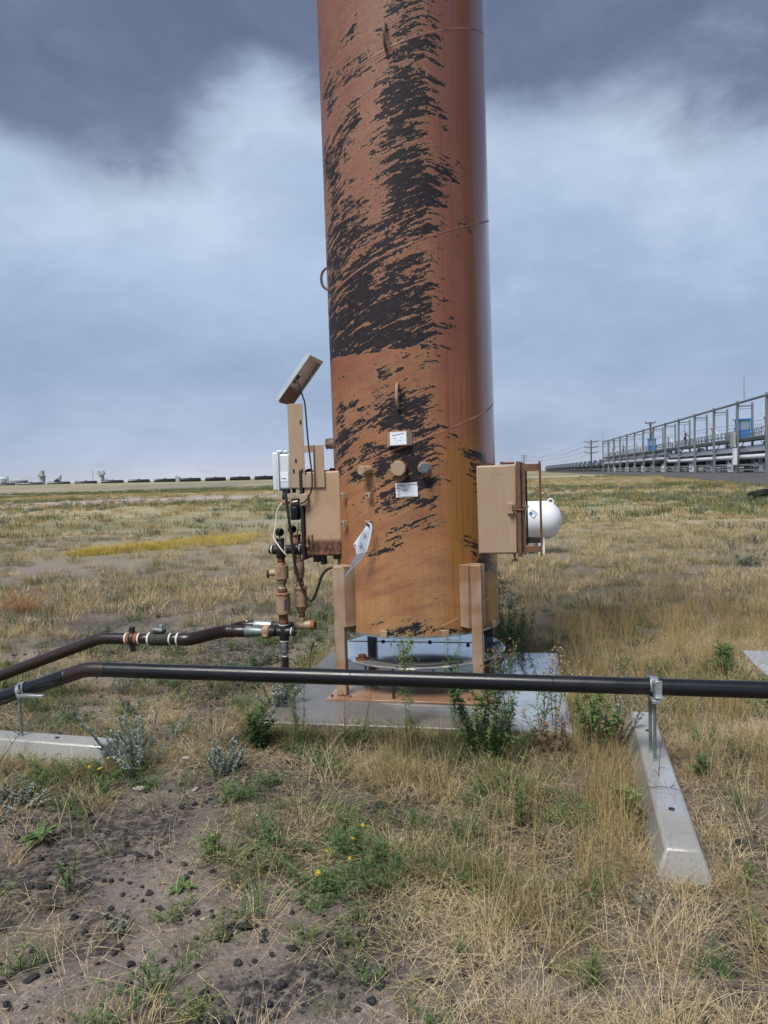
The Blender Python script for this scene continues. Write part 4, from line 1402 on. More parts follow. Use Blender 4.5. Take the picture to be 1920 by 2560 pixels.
seg(vt, 'elbow_collar', QX + .018, QY, 1546, 1600, 118, mat='tan', hexa=True)
mb = MB()
mb.tube(spline([(QX + .018, QY, zc(1590)), (QX + .02, QY, zc(1625)), (QX + .045, QY, zc(1640)), (QX + .09, QY, zc(1640))], 5), .034, 16)
mb.tube([(QX - .035, QY, zc(1640)), (QX + .03, QY, zc(1640))], .036, 16)
mb.build('drain_elbow', M['tan'], vt)
MB().lathe([(.034, 0), (.036, .004), (.036, .028), (.03, .032)], (QX + .09, QY, zc(1640)), (1, 0, 0), n=10).build('drain_plug', M['orange_rust'], vt)

# ================================================================== BROWN GAS LINE
gl = thing('brown_gas_line', 'dark brown gas line with a valve and clamps behind the long black pipe', 'pipeline', mat=TM, base=(-1.5, -.45, .0))
ZL = .497


def ring(parent, name, x0, x1, y, r0, r1, mat, n=22, hexa=False, z=ZL):
    """piece of the line along local x"""
    L = x1 - x0
    e = min(.004, L * .2)
    return MB().lathe([(r0 * .95, 0), (r0, e), (r1, L - e), (r1 * .95, L)], (x0, y, z), (1, 0, 0), n=6 if hexa else n).build(name, M[mat], parent, smooth=40 if not hexa else 25)


YR, YL = -.35, -.61
ring(gl, 'black_collar', -1.085, -1.04, YR, .044, .036, 'black_iron')
ring(gl, 'hex_union', -1.135, -1.082, YR, .049, .049, 'tan_rusty', hexa=False)
ring(gl, 'union_nut', -1.128, -1.092, YR, .056, .056, 'tan', hexa=True)
ring(gl, 'galvanised_reducer', -1.275, -1.132, YR, .046, .031, 'galv_dull')
ring(gl, 'stub_pipe', -1.40, -1.272, YR, .0435, .0435, 'brown_pipe')
ring(gl, 'weld_band', -1.392, -1.385, YR, .0455, .0455, 'brown_pipe')
mb = MB()
mb.tube(spline([(-1.375, YR, ZL), (-1.43, YR, ZL), (-1.475, YR - .035, ZL), (-1.535, YR - .13, ZL - .003), (-1.585, YR - .215, ZL - .006), (-1.63, YL, ZL - .008), (-1.70, YL, ZL - .008)], 6), .0475, 22)
mb.build('offset_elbows', M['brown_pipe'], gl)
mb = MB()
mb.tube([(-1.445, YR - .03, ZL), (-1.40, YR + .12, ZL + .01), (-1.36, YR + .16, ZL + .012), (-1.27, YR + .17, ZL + .012)], .038, 18)
mb.build('branch_pipe', M['brown_pipe'], gl)
ring(gl, 'galvanised_sleeve', -1.27, -1.13, YR + .17, .042, .034, 'galv', z=ZL + .012)
ring(gl, 'branch_tail', -1.135, -.96, YR + .17, .03, .03, 'black_iron', z=ZL + .012)
for x, r in ((-1.34, .040),):
    MB().lathe([(r, 0), (r, .012)], (x, YR + .168, ZL + .012), (1, 0, 0), n=20).build('thread_tape', M['white_tape'], gl)
ZL2 = ZL - .008


def tp(x, y=YL, r=.046, w=.012):
    MB().lathe([(r, 0), (r, w)], (x, y, ZL2), (1, 0, 0), n=22).build('thread_tape', M['white_tape'], gl)


tp(-1.705, r=.0485)
ring(gl, 'neck', -1.755, -1.70, YL, .043, .043, 'brown_pipe', z=ZL2)
tp(-1.765)
bv = ring(gl, 'wrapped_valve', -1.925, -1.765, YL, .052, .050, 'olive', n=10, z=ZL2)
mb = MB()
mb.box((-1.85, YL, ZL2 + .058), (.085, .06, .02))
mb.build('valve_bonnet', M['olive'], bv, bevel=.006)
mb = MB()
mb.box((-1.858, YL, ZL2 + .073), (.075, .055, .008), Matrix.Rotation(R_(8), 3, 'Y'))
mb.box((-1.835, YL, ZL2 + .09), (.022, .022, .035))
mb.build('valve_lever', M['galv'], bv, bevel=.002)
tp(-1.938, r=.048, w=.014)
ring(gl, 'pipe_spool', -2.01, -1.93, YL, .0385, .0385, 'brown_pipe', z=ZL2)
tp(-2.022, r=.044, w=.014)
un = ring(gl, 'rusty_union', -2.115, -2.02, YL, .046, .050, 'orange_rust', z=ZL2)
mb = MB()
mb.lathe([(.053, 0), (.057, .006), (.057, .03), (.053, .036)], (-2.085, YL, ZL2), (1, 0, 0), n=22)
for s_ in (-1, 1):
    mb.box((-2.068, YL - .01, ZL2 + s_ * .072), (.035, .03, .045), Matrix.Rotation(R_(12 * s_), 3, 'Y'))
mb.build('hammer_lug_nut', M['black_iron'], un, bevel=.003)
tp(-2.125, r=.044)
xb = -2.34
mb = MB()
sl = R_(19)
dn = Vector((-math.cos(sl), -.02, -math.sin(sl)))
cor = Vector((xb, YL, ZL2))
pts = [Vector((-2.12, YL, ZL2))] + [cor + Vector((.06, 0, 0)), cor + Vector((.02, 0, -.002)), cor + dn * .03, cor + dn * .07] + [cor + dn * t for t in (.3, .6, 1., 1.35)]
mb.tube(pts, .0435, 24)
ml = mb.build('main_pipe', M['brown_pipe'], gl)
for q in (cor + Vector((.07, 0, 0)), cor + dn * .09, cor + dn * .62):
    ax = Vector((1, 0, 0)) if q.x > xb else dn
    MB().lathe([(.0437, 0), (.0452, .002), (.0437, .005)], q, ax, n=22).build('weld_bead', M['brown_pipe'], ml)

# ================================================================== LONG BLACK PIPE AND ITS STANDS
bpL, bpR = Vector((-1.836, 4.575, .514)), Vector((1.942, 3.845, .494))
hd = (bpR - bpL).normalized()
lp = thing('black_pipe', 'long black coated pipe crossing the picture in front of the tower', 'pipe', (0, 4.2, 0), base=(0, 4.2, 0))
dn = Vector((-.932, .182, -.312)).normalized()
mb = MB()
pts = [bpR + hd * 2.6, bpR + hd * 1.0, bpR, bpL.lerp(bpR, .6), bpL.lerp(bpR, .3), bpL.lerp(bpR, .1), bpL + hd * .09, bpL + hd * .05, bpL + hd * .015 + Vector((0, 0, -.003)), bpL + dn * .025, bpL + dn * .06, bpL + dn * .1, bpL + dn * .5, bpL + dn * 1.1]
mb.tube(pts, .0445, 28)
bp_ = mb.build('pipe', M['black_pipe'], lp)
mb = MB()
mb.tube([bpL + hd * .13, bpL + hd * .05, bpL + hd * .015 + Vector((0, 0, -.003)), bpL + dn * .025, bpL + dn * .07, bpL + dn * .135], .0452, 28, cap=False)
mb.build('painted_elbow', M['brown_pipe'], bp_)
for q, ax in ((bpL + hd * .13, hd), (bpL + dn * .135, dn), (bpL.lerp(bpR, .43), hd), (bpL.lerp(bpR, .72), hd)):
    MB().lathe([(.0445, 0), (.0458, .003), (.0445, .006)], q, ax, n=24).build('weld_bead', M['brown_pipe'] if q.x < -1.5 else M['black_pipe'], bp_)

# drops of rain clinging under the pipe
md, g, b = new_mat('rain_drop')
b.inputs['Base Color'].default_value = (.9, .95, 1, 1)
b.inputs['Roughness'].default_value = .02
b.inputs['Transmission Weight'].default_value = .85
b.inputs['IOR'].default_value = 1.33
mb = MB()
for i in range(70):
    p = bpL.lerp(bpR, random.uniform(.02, 1.05)) + Vector((0, random.uniform(-.012, .006), -.0455))
    r = random.uniform(.0022, .0045)
    mb.lathe([(.0003, -r * 1.3), (r * .75, -r * .8), (r, 0), (r * .6, r * .8), (.0003, r)], p, n=6, cap=False)
tag(mb.build('rain_drops', md, smooth=180), 'tiny rain drops hanging along the underside of the black pipe', 'rain drops', kind='stuff')


def frame_of(d):
    d = d.normalized()
    s_ = Vector((0, 0, 1)).cross(d).normalized()
    return d, s_, d.cross(s_)


# right stand: two threaded rods and a strut clamp
pr = Vector((1.394, 3.951, .4985))
stand = thing('pipe_stand', 'galvanised twin rod stand clamping the black pipe over the right wheel stop', 'pipe stand', (1.394, 3.90, .115), base=(1.394, 3.90, .115), group='pipe stands on wheel stops')
d, s_, u = frame_of(hd)
for k, (q, zt) in enumerate(((pr - s_ * .062 - d * .004, .545), (pr + s_ * .062 - d * .008, .59))):
    mb = MB()
    mb.cyl((q.x, q.y, .112), (q.x, q.y, zt), .0085, n=10)
    mb.build('threaded_rod', M['galv_dull'], stand)
    for zz_ in (.122, .445, .53):
        if zz_ < zt:
            MB().lathe([(.016, 0), (.016, .011)], (q.x, q.y, zz_), n=6).build('nut', M['galv'], stand)
mb = MB()
rot = Matrix((d.to_tuple(), s_.to_tuple(), u.to_tuple())).transposed()
mb.box(pr - u * .056, (.04, .20, .018), rot)
mb.build('strut', M['galv'], stand, bevel=.002)
mb = MB()
arc = [pr + (s_ * math.cos(a) + u * math.sin(a)) * .050 for a in np.linspace(PI * 1.08, -.08 * PI, 14)]
for i in range(13):
    a_, b2 = arc[i], arc[i + 1]
    o_ = ((a_ + b2) / 2 - pr).normalized() * .004
    v = [a_ - d * .02, a_ + d * .02, b2 + d * .02, b2 - d * .02]
    mb.add([p - o_ * .5 for p in v] + [p + o_ * .5 for p in v], [(3, 2, 1, 0), (4, 5, 6, 7), (0, 1, 5, 4), (1, 2, 6, 5), (2, 3, 7, 6), (3, 0, 4, 7)])
mb.build('strap', M['galv'], stand)
mb = MB()
mb.box(pr - s_ * .067 + u * .005 + d * .016, (.034, .012, .085), rot)
mb.box(pr - s_ * .082 - u * .035 + d * .02, (.05, .035, .008), rot)
mb.build('clamp_ear', M['galv'], stand, bevel=.002)

# left stand
pl_ = bpL + dn * .455
stand2 = thing('pipe_stand', 'galvanised single rod stand with a strap holding the black pipe at the left edge', 'pipe stand', (-2.215, 4.57, .12), base=(-2.215, 4.57, .12), group='pipe stands on wheel stops')
d, s_, u = frame_of(-dn)
rq = Vector((-2.235, 4.545, 0))
MB().cyl((rq.x, rq.y, .12), (rq.x, rq.y, .44), .0085, n=10).build('threaded_rod', M['galv_dull'], stand2)
for zz_ in (.128, .352, .395):
    MB().lathe([(.016, 0), (.016, .011)], (rq.x, rq.y, zz_), n=6).build('nut', M['galv'], stand2)
mb = MB()
mb.box((rq.x + .075, rq.y - .012, .372), (.18, .036, .016), Matrix.Rotation(R_(-10), 3, 'Z'))
mb.build('strut', M['galv'], stand2, bevel=.002)
mb = MB()
arc = [pl_ + (s_ * math.cos(a) + u * math.sin(a)) * .050 for a in np.linspace(PI * 1.2, -.2 * PI, 14)]
for i in range(13):
    a_, b2 = arc[i], arc[i + 1]
    o_ = ((a_ + b2) / 2 - pl_).normalized() * .004
    v = [a_ - d * .026, a_ + d * .026, b2 + d * .026, b2 - d * .026]
    mb.add([p - o_ * .5 for p in v] + [p + o_ * .5 for p in v], [(3, 2, 1, 0), (4, 5, 6, 7), (0, 1, 5, 4), (1, 2, 6, 5), (2, 3, 7, 6), (3, 0, 4, 7)])
mb.build('strap', M['galv'], stand2)

# ================================================================== BENT WARNING TAG
tg = thing('warning_tag', 'bent white warning tag hanging by one bolt on the tower front', 'tag', mat=TM, base=(-.22, -.64, 1.31))
P_ = [(-.222, -.650, 1.327), (-.262, -.676, 1.262), (-.316, -.705, 1.186), (-.312, -.705, 1.168), (-.302, -.703, 1.150), (-.300, -.705, 1.115), (-.334, -.716, 1.048), (-.384, -.73, .958), (-.278, -.670, 1.072), (-.240, -.650, 1.125), (-.212, -.645, 1.215), (-.196, -.643, 1.285), (-.200, -.645, 1.318)]
mb = MB()
nrm = Vector((-.40, -.86, .2)).normalized() * .0016
n = len(P_)
vs = [Vector(p) + nrm for p in P_] + [Vector(p) - nrm for p in P_]
mb.add(vs, [tuple(range(n - 1, -1, -1)), tuple(range(n, 2 * n))] + [(i, (i + 1) % n, (i + 1) % n + n, i + n) for i in range(n)])
plate = mb.build('plate', M['sticker'], tg, smooth=0)
MB().lathe([(.011, 0), (.011, .008), (.004, .01)], (-.221, -.652, 1.308), (-.35, -.9, .1), n=6).build('bolt', M['black_iron'], tg)
MB().lathe([(.006, 0), (.006, .002), (.0005, .0021)], (-.307, -.706, 1.178), (-.40, -.86, .2), n=10).build('grommet', M['galv_dull'], tg)
ax1 = Vector((-.45, -.12, -.85)).normalized()
ez_ = nrm.normalized()
ey_ = ez_.cross(ax1)


def tagm(name, mat, lst):
    rr = []
    mb = MB()
    for (x, y, z, w, h, a) in lst:
        p = Vector((x, y, z)) + ez_ * .004
        e1_ = ax1 * math.cos(a) + ey_ * math.sin(a)
        e2_ = ez_.cross(e1_)
        v = [p - e1_ * w / 2 - e2_ * h / 2, p + e1_ * w / 2 - e2_ * h / 2, p + e1_ * w / 2 + e2_ * h / 2, p - e1_ * w / 2 + e2_ * h / 2]
        mb.add([q + ez_ * .0005 for q in v] + [q - ez_ * .0005 for q in v], [(0, 1, 2, 3), (7, 6, 5, 4), (0, 4, 5, 1), (1, 5, 6, 2), (2, 6, 7, 3), (3, 7, 4, 0)])
    mb.build(name, mat, tg, smooth=0)


tagm('printed_arrow', M['ink'], [(-.245, -.664, 1.243, .03, .004, -.7), (-.246, -.664, 1.228, .016, .004, 0), (-.278, -.683, 1.187, .022, .004, -.8), (-.272, -.68, 1.16, .04, .005, 0), (-.298, -.696, 1.112, .012, .004, 0)])
tagm('red_print', M['pink_ink'], [(-.286, -.69, 1.172, .024, .008, -.6)])
tagm('fine_print', pbr('grey_print', (.38, .36, .45), .6, bump=0), [(-.262 - .013 * i, -.668 - .007 * i, 1.15 - .021 * i, .012, .014 - .0016 * i, 0) for i in range(6)])

# ================================================================== WHITE GAS TANK
tk = thing('gas_tank', 'white horizontal gas tank with a hazard diamond showing behind the right cabinet', 'gas tank', (2.35, 15.2, 0))
TL, TR = 1.20, .385
mb = MB()
pr_ = []
for i in range(9):
    a = PI / 2 * i / 8
    pr_.append((TR * math.sin(a) + .0005, -TL + .34 - .34 * math.cos(a)))
full = pr_ + [(r, -h) for r, h in reversed(pr_)]
mb.lathe(full, (0, 0, .655), (1, 0, 0), n=48)
body = mb.build('vessel', M['white_paint'], tk, smooth=60)
for x in (-.98, .98):
    mb = MB()
    mb.tube([(x + .06 * math.cos(a), -.02, 1.015 + .062 * math.sin(a)) for a in np.linspace(0, 2 * PI, 18)], .017, 8)
    mb.build('lifting_eye', M['white_paint'], tk)
for x in (-.86, .86):
    MB().lathe([(TR + .0005, -.006), (TR + .003, -.003), (TR + .003, .003), (TR + .0005, .006)], (x, 0, .655), (1, 0, 0), n=48, cap=False).build('weld_seam', M['white_paint'], tk)
for x in (-.75, .75):
    for y in (-.2, .2):
        MB().box((x, y, .17), (.12, .07, .42)).build('foot', M['white_paint'], tk)
mb = MB()
mb.lathe([(.17, 0), (.17, .2), (.12, .27), (.02, .29)], (0, 0, 1.02), n=24)
mb.build('dome_cover', M['white_paint'], tk)
# hazard diamond on the shoulder facing the camera
dc = Vector((.565, -.345, .80))
ezd = Vector((0, -.92, .40)).normalized()
exd = Vector((1, 0, 0))
eyd = ezd.cross(exd)
dc = Vector((.565, 0, .655)) + ezd * (TR + .004)
mb = MB()
q_ = .0885
hd_ = mb.prism([(0, -q_ * 1.0), (q_, 0), (0, q_), (-q_, 0)], dc, exd, eyd, .003).build('hazard_diamond', M['sticker'], tk, smooth=0)
MB().prism([(-q_ + .004, 0), (-q_ / 2, -q_ / 2 + .004), (-.004, 0), (-q_ / 2, q_ / 2 - .004)], dc + ezd * .002, exd, eyd, .003).build('blue_field', M['blue_ink'], hd_, smooth=0)
mb = MB()
for a_, b2 in (((0, -q_), (q_, 0)), ((q_, 0), (0, q_)), ((0, q_), (-q_, 0)), ((-q_, 0), (0, -q_)), ((-q_ / 2, -q_ / 2), (q_ / 2, q_ / 2)), ((q_ / 2, -q_ / 2), (-q_ / 2, q_ / 2))):
    mb.tube([dc + ezd * .004 + exd * a_[0] + eyd * a_[1], dc + ezd * .004 + exd * b2[0] + eyd * b2[1]], .0026, 4)
mb.build('diamond_lines', M['ink'], hd_)
for s_t, x, y in (('4', 0, q_ / 2), ('2', -q_ / 2, 0), ('0', q_ / 2, 0)):
    text_mesh(hd_, 'hazard_number', s_t, M['ink'], dc + ezd * .0045 + exd * x + eyd * y, exd, eyd, .07, .001)

# ================================================================== OLD TYRE
ty = thing('old_tyre', 'old black tyre lying in the grass at the right edge', 'tyre', (17.62, 35.6, gz(17.62, 35.6)), R_(20))
mb = MB()
prof = [(.30, -.12), (.36, -.155), (.47, -.15), (.52, -.11), (.535, 0), (.52, .11), (.47, .15), (.36, .155), (.30, .12), (.30, -.12)]
mb.lathe(prof, (0, 0, .24), (0, .30, 1), n=40, cap=False)
mb.build('casing', M['black_rubber'], ty)
for k in range(28):
    a = 2 * PI * k / 28
    MB().box((.532 * math.cos(a), .532 * math.sin(a) * .985, .24 - .155 * math.sin(a)), (.03, .06, .2), Matrix.Rotation(a, 3, 'Z')).build('tread_block', M['black_rubber'], ty)

# ================================================================== LOADING RACK (right)
RK0 = Vector((49.85, 98.8, 0))
RKD = Vector((25.5, 163.2, 0))
RL = RKD.length
rt_ = RKD.normalized()
ra = math.atan2(rt_.y, rt_.x)
GR = .50
# local frame: x along the rack away from the camera, y to the left of that (towards the viewer), z up
rk = thing('loading_rack', 'long grey steel rail loading rack with walkway and overhead beam', 'loading rack', (RK0.x, RK0.y, GR), ra)
NP = 14
SP = RL / 13.3
HT, HD = 10.45, 5.02
BW = -2.05            # back row lies away from the viewer


def rbox(name, c, d, mat, parent=rk):
    return MB().box(c, d).build(name, mat, parent, smooth=0)


steel, dark = M['rack_steel'], M['rack_dark']
pm_ = MB().box((0, 0, HT / 2), (.30, .34, HT))
pme = pm_.build('post', steel, rk, smooth=0)
for i in range(1, NP):
    c_ = pme.copy()
    COL.objects.link(c_)
    c_.location = (i * SP, 0, 0)
bpm = MB().box((0, BW, (HT - .25) / 2), (.26, .28, HT - .25)).build('back_post', steel, rk, smooth=0)
for i in range(1, NP):
    c_ = bpm.copy()
    COL.objects.link(c_)
    c_.location = (i * SP, 0, 0)
mb = MB()
mb.tube([(-8, 0, HT - .32), (NP * SP - SP, 0, HT - .32)], .19, 8)
mb.build('overhead_beam', steel, rk)
ar = MB()
ar.box((0, BW / 2 - .0, HT - .75), (.16, -BW - .3, .2))
ar.box((0, BW / 2, HT - 1.15), (.08, -BW - .3, .08))
ar = ar.build('cross_arm', steel, rk, smooth=0)
for i in range(1, NP):
    c_ = ar.copy()
    COL.objects.link(c_)
    c_.location = (i * SP, 0, 0)
XE = (NP - 1) * SP
rbox('walkway_deck', (XE / 2 - 4, BW / 2, HD), (XE + 8, -BW - .32, .16), steel)
for y in (-.19, BW + .16):
    rbox('deck_girder', (XE / 2 - 4, y, HD - .28), (XE + 8, .1, .40), dark)
kb = MB()
kb.tube([(0, -.1, HD - 1.9), (1.5, -.5, HD - .5)], .07, 6)
kb.tube([(0, -.1, HD - 1.9), (-1.5, -.5, HD - .5)], .07, 6)
kb = kb.build('knee_brace', dark, rk)
for i in range(1, NP):
    c_ = kb.copy()
    COL.objects.link(c_)
    c_.location = (i * SP, 0, 0)
for y in (-.22, BW + .2):
    mb = MB()
    for z in (.55, 1.12):
        mb.tube([(-8, y, HD + z), (XE, y, HD + z)], .06, 5)
    mb.build('handrail', steel, rk)
    mb = MB().cyl((0, y, HD), (0, y, HD + 1.12), .06, n=5)
    p0 = mb.build('rail_post', steel, rk)
    k = -7.5
    while k < XE:
        c_ = p0.copy()
        COL.objects.link(c_)
        c_.location = (k, 0, 0)
        k += 2.05 if k < 60 else 4.1
# ladder by the near post
mb = MB()
for x in (-1.6, -2.1):
    mb.tube([(x, .1, 0), (x, .1, HD + 1.1)], .05, 6)
for k in range(16):
    mb.tube([(-1.6, .1, .3 + k * .33), (-2.1, .1, .3 + k * .33)], .03, 5)
mb.build('ladder', dark, rk)
# white product lines
mb = MB()
mb.tube([(-8, -1.1, 3.42), (60, -1.1, 3.42), (61.2, -1.1, 3.42), (62, -1.1, 4.2), (63.2, -1.1, 4.2), (XE, -1.1, 4.2)], .40, 12)
mb.build('upper_product_pipe', M['rack_white'], rk)
mb = MB()
mb.tube([(-8, -.75, 2.30), (61, -.75, 2.30), (62.4, -.75, 2.30), (63.4, -.75, 3.0), (64.8, -.75, 3.0), (XE, -.75, 3.0)], .33, 12)
mb.build('lower_product_pipe', M['rack_white'], rk)
mb = MB()
mb.tube([(-8, -1.7, 1.15), (XE, -1.7, 1.15)], .16, 8)
mb.tube([(-8, -1.5, .45), (XE, -1.5, .45)], .14, 8)
mb.build('drain_pipe', M['rack_white'], rk)
for i in range(NP - 1):
    mb = MB()
    x0 = i * SP + SP * .5
    for k in range(5):
        mb.tube([(x0 - 2 + k * .95, -1.0, .12), (x0 - 2 + k * .95, -1.0, 1.5 + .35 * (k % 3))], .13, 8)
    mb.tube([(x0 - 2.2, -1.0, .95), (x0 + 2.1, -1.0, .95)], .2, 8)
    mb.box((x0 + .4, -1.0, 1.25), (.7, .5, .5))
    mb.box((x0 - 1.5, -.9, .55), (.6, .5, .7))
    mb.build('meter_skid', M['rack_white'] if i % 2 else M['plant_grey'], rk)
    MB().box((x0 + .2, -.9, .06), (5.2, 1.3, .14)).build('skid_base', dark, rk, smooth=0)
for x, w in ((11.0, .42), (12.0, .42), (10.9, .85)):
    pass
for x, y, z0, z1, w in ((11.6, .55, 1.2, 3.6, .62), (11.9, .60, 1.2, 3.6, .62), (12.6, .6, 3.8, 6.0, 1.5)):
    MB().box((x, y, (z0 + z1) / 2), (w, .35, z1 - z0)).build('switch_cabinet', M['plant_white'] if z1 < 4 else M['plant_grey'], rk, smooth=0)
    for s_ in (-.2, .2):
        MB().box((x + s_, y - .1, z0 / 2), (.08, .08, z0)).build('cabinet_leg', steel, rk, smooth=0)
# loading arms along the walkway
for i, x in enumerate((4.0, 16.0, 30.0, 48.5, 64.0, 82.0, 102.0, 124.0, 146.0)):
    mb = MB()
    mb.tube([(x, -1.0, HD), (x, -1.0, HD + 2.6)], .13, 8)
    mb.tube([(x, -1.0, HD + 2.6), (x - 1.6, -1.6, HD + 1.3), (x - 2.4, -2.2, HD + .6)], .09, 6)
    mb.tube([(x + .5, -1.0, HD), (x + .5, -1.0, HD + 4.2)], .06, 6)
    mb.tube([(x + .5, -1.0, HD + 2.9), (x + 2.6, -1.0, HD + 3.1)], .05, 6)
    mb.box((x + .4, -.9, HD + 1.5), (.35, .3, .6))
    mb.build('loading_arm', dark if i % 2 else M['plant_white'], rk)
    mb = MB()
    mb.tube(spline([(x - .1, -.9, HD + 2.5), (x - .9, -.9, HD + 2.2), (x - 1.0, -.9, HD + .9), (x - .3, -.9, HD + .3)], 4), .07, 6)
    mb.build('red_hose', M['red_sleeve'], rk)
for x, h in ((9.3, 3.2), (XE, 3.0)):
    MB().tube([(x, 0, HT), (x, 0, HT + h)], [.05, .02], 6).build('lightning_rod', dark, rk)


def rw(x, y, z):
    return RK0 + rt_ * x + Vector((-rt_.y, rt_.x, 0)) * y + Vector((0, 0, GR + z))


# blue operator booths on the walkway
def booth(label, x):
    p = rw(x, -.95, HD + .08)
    o = thing('operator_booth', label, 'booth', p, ra, 'blue operator booths on the rack')
    w, d_, h = 2.3, 1.5, 2.75
    mb = MB()
    mb.box((0, 0, .6), (w, d_, 1.2))
    for sx in (-1, 1):
        for sy in (-1, 1):
            mb.box((sx * (w / 2 - .09), sy * (d_ / 2 - .09), 1.9), (.18, .18, 1.4))
    mb.box((-.1, d_ / 2 - .05, 1.9), (.14, .1, 1.4))
    mb.build('cabin', M['booth_blue'], o, smooth=0)
    MB().box((0, 0, 2.68), (w + .25, d_ + .25, .18)).build('roof', M['booth_blue'], o, smooth=0)
    for sy in (-1, 1):
        MB().box((0, sy * (d_ / 2 - .06), 1.9), (w - .36, .03, 1.39)).build('window', M['booth_glass'], o, smooth=0)
    for sx in (-1, 1):
        MB().box((sx * (w / 2 - .06), 0, 1.9), (.03, d_ - .36, 1.39)).build('window', M['booth_glass'], o, smooth=0)
    return o


booth('bright blue operator booth standing nearest on the loading rack walkway', 13.2)
booth('small far blue operator booth on the loading rack walkway', 81.5)

# ================================================================== TANK CARS
def make_car():
    o = thing('tank_car', 'x', 'tank car')
    mb = MB()
    L, r = 16.6, 1.52
    pr_ = [(r * math.sin(a) + .001, -L / 2 + .75 - .75 * math.cos(a)) for a in np.linspace(0, PI / 2, 6)]
    mb.lathe(pr_ + [(q, -h) for q, h in reversed(pr_)], (0, 0, 2.75), (1, 0, 0), n=22)
    mb.build('tank', M['car_black'], o, smooth=50)
    mb = MB()
    mb.lathe([(.62, 0), (.62, .45), (.5, .5)], (0, 0, 4.2), n=12)
    mb.box((0, 0, 4.36), (2.2, 1.0, .08))
    mb.tube([(-1.1, .5, 4.35), (-1.1, .5, 4.95), (1.1, .5, 4.95), (1.1, .5, 4.35)], .04, 4)
    mb.tube([(-1.1, -.5, 4.35), (-1.1, -.5, 4.95), (1.1, -.5, 4.95), (1.1, -.5, 4.35)], .04, 4)
    mb.build('manway', M['rack_dark'], o)
    mb = MB()
    for s_ in (-1, 1):
        mb.box((s_ * 8.3, 0, 1.05), (1.2, 2.6, .25))
        mb.tube([(s_ * 8.6, 0, 1.0), (s_ * 9.15, 0, 1.0)], .15, 6)
    mb.box((0, 0, 1.02), (17.0, .5, .2))
    mb.build('underframe', M['rack_dark'], o)
    for s_ in (-1, 1):
        mb = MB()
        mb.box((s_ * 6.6, 0, .55), (2.6, 2.0, .35))
        for wx in (-.9, .9):
            for wy in (-.75, .75):
                mb.lathe([(.45, 0), (.45, .12)], (s_ * 6.6 + wx, wy - .06, .45), (0, 1, 0), n=12)
        mb.build('bogie', M['rack_dark'], o)
    return o


car0 = make_car()
first = True


def place_car(p, ang, label, group):
    global first
    o = car0 if first else copy_tree(car0)
    first = False
    o.location = p
    o.rotation_euler = (0, 0, ang)
    tag(o, label, 'tank car', group)
    return o


ORD = ['first', 'second', 'third', 'fourth', 'fifth', 'sixth', 'seventh', 'eighth', 'ninth', 'tenth', 'eleventh', 'twelfth', 'thirteenth', 'fourteenth', 'fifteenth',
       'sixteenth', 'seventeenth', 'eighteenth', 'nineteenth', 'twentieth', 'twenty-first', 'twenty-second', 'twenty-third', 'twenty-fourth']
for i in range(22):
    p = rw(-6 + 9 * 18.9 + i * 18.9, -4.3, -.05)
    place_car(p, ra, '%s black tank car in the row leading away beyond the loading rack' % ORD[i], 'tank cars beyond the loading rack')
for i in range(9):
    p = rw(-6 + i * 18.9, -4.3, -.05)
    place_car(p, ra, 'black tank car standing behind the loading rack, %s from its near end' % ORD[i], 'tank cars behind the loading rack')
# the train along the left horizon
tdir = Vector((.97, .243, 0)).normalized()
tang = math.atan2(tdir.y, tdir.x)
t0 = Vector((-292, 574, 0))
lcars = []
for i in range(12):
    p = t0 + tdir * (19.6 * (i + .1) + 3.0)
    p.z = -1.75 + .05 * i
    place_car(p, tang, 'black tank car on the left horizon, %s from the left edge' % ORD[i], 'tank cars on the left horizon')


# ================================================================== POWER POLES
def pole(label, x, y, h, arms, w):
    z0 = gz(x, y)
    o = thing('power_pole', label, 'power pole', (x, y, z0), R_(-20), 'power poles right of the tower')
    MB().tube([(0, 0, -.5), (0, 0, h)], [.34, .22], 8).build('mast', M['wood_pole'], o)
    for a_ in arms:
        mb = MB()
        mb.box((0, 0, a_), (w, .22, .24))
        for s_ in (-1, 1):
            mb.tube([(s_ * w * .46, 0, a_), (s_ * w * .46, 0, a_ + .5)], .1, 6)
            mb.tube([(0, 0, a_ - .9), (s_ * w * .3, 0, a_)], .06, 5)
        mb.build('crossarm', M['wood_pole'], o)
    return o


PL = [(82.2, 300, 12.6, (11.8, 9.7, 7.6), 5.2), (111.4, 600, 13.4, (12.9, 11.0, 9.0), 4.4), (70.4, 200, 13.0, (12.8,), 2.6)]
pole('tall power pole with three crossarms beside the far end of the loading rack', *PL[0])
pole('far thin power pole just right of the tower cabinet', *PL[1])
pole('pole with one crossarm standing up behind the middle of the loading rack', *PL[2])
wires = MB()
A_, B_ = PL[1], PL[0]
for k, s_ in ((11.8, -1), (11.8, 1), (9.7, -1), (9.7, 1), (7.6, 1)):
    a_ = Vector((A_[0] + s_ * 2.2, A_[1] - s_ * .8, gz(A_[0], A_[1]) + k + 1.2))
    b2 = Vector((B_[0] + s_ * 2.4, B_[1] - s_ * .8, gz(B_[0], B_[1]) + k + .5))
    wires.tube([a_.lerp(b2, t) - Vector((0, 0, 14 * t * (1 - t))) for t in np.linspace(0, 1, 12)], .035, 4)
    c2_ = b2 + (b2 - a_)
    wires.tube([b2.lerp(c2_, t) - Vector((0, 0, 14 * t * (1 - t))) for t in np.linspace(0, 1, 12)], .03, 4)
tag(wires.build('power_lines', M['wood_pole']), 'thin power lines strung between the poles at right', 'power lines', kind='stuff')

# ================================================================== FAR PLANT (left horizon)
ZP = -2.6


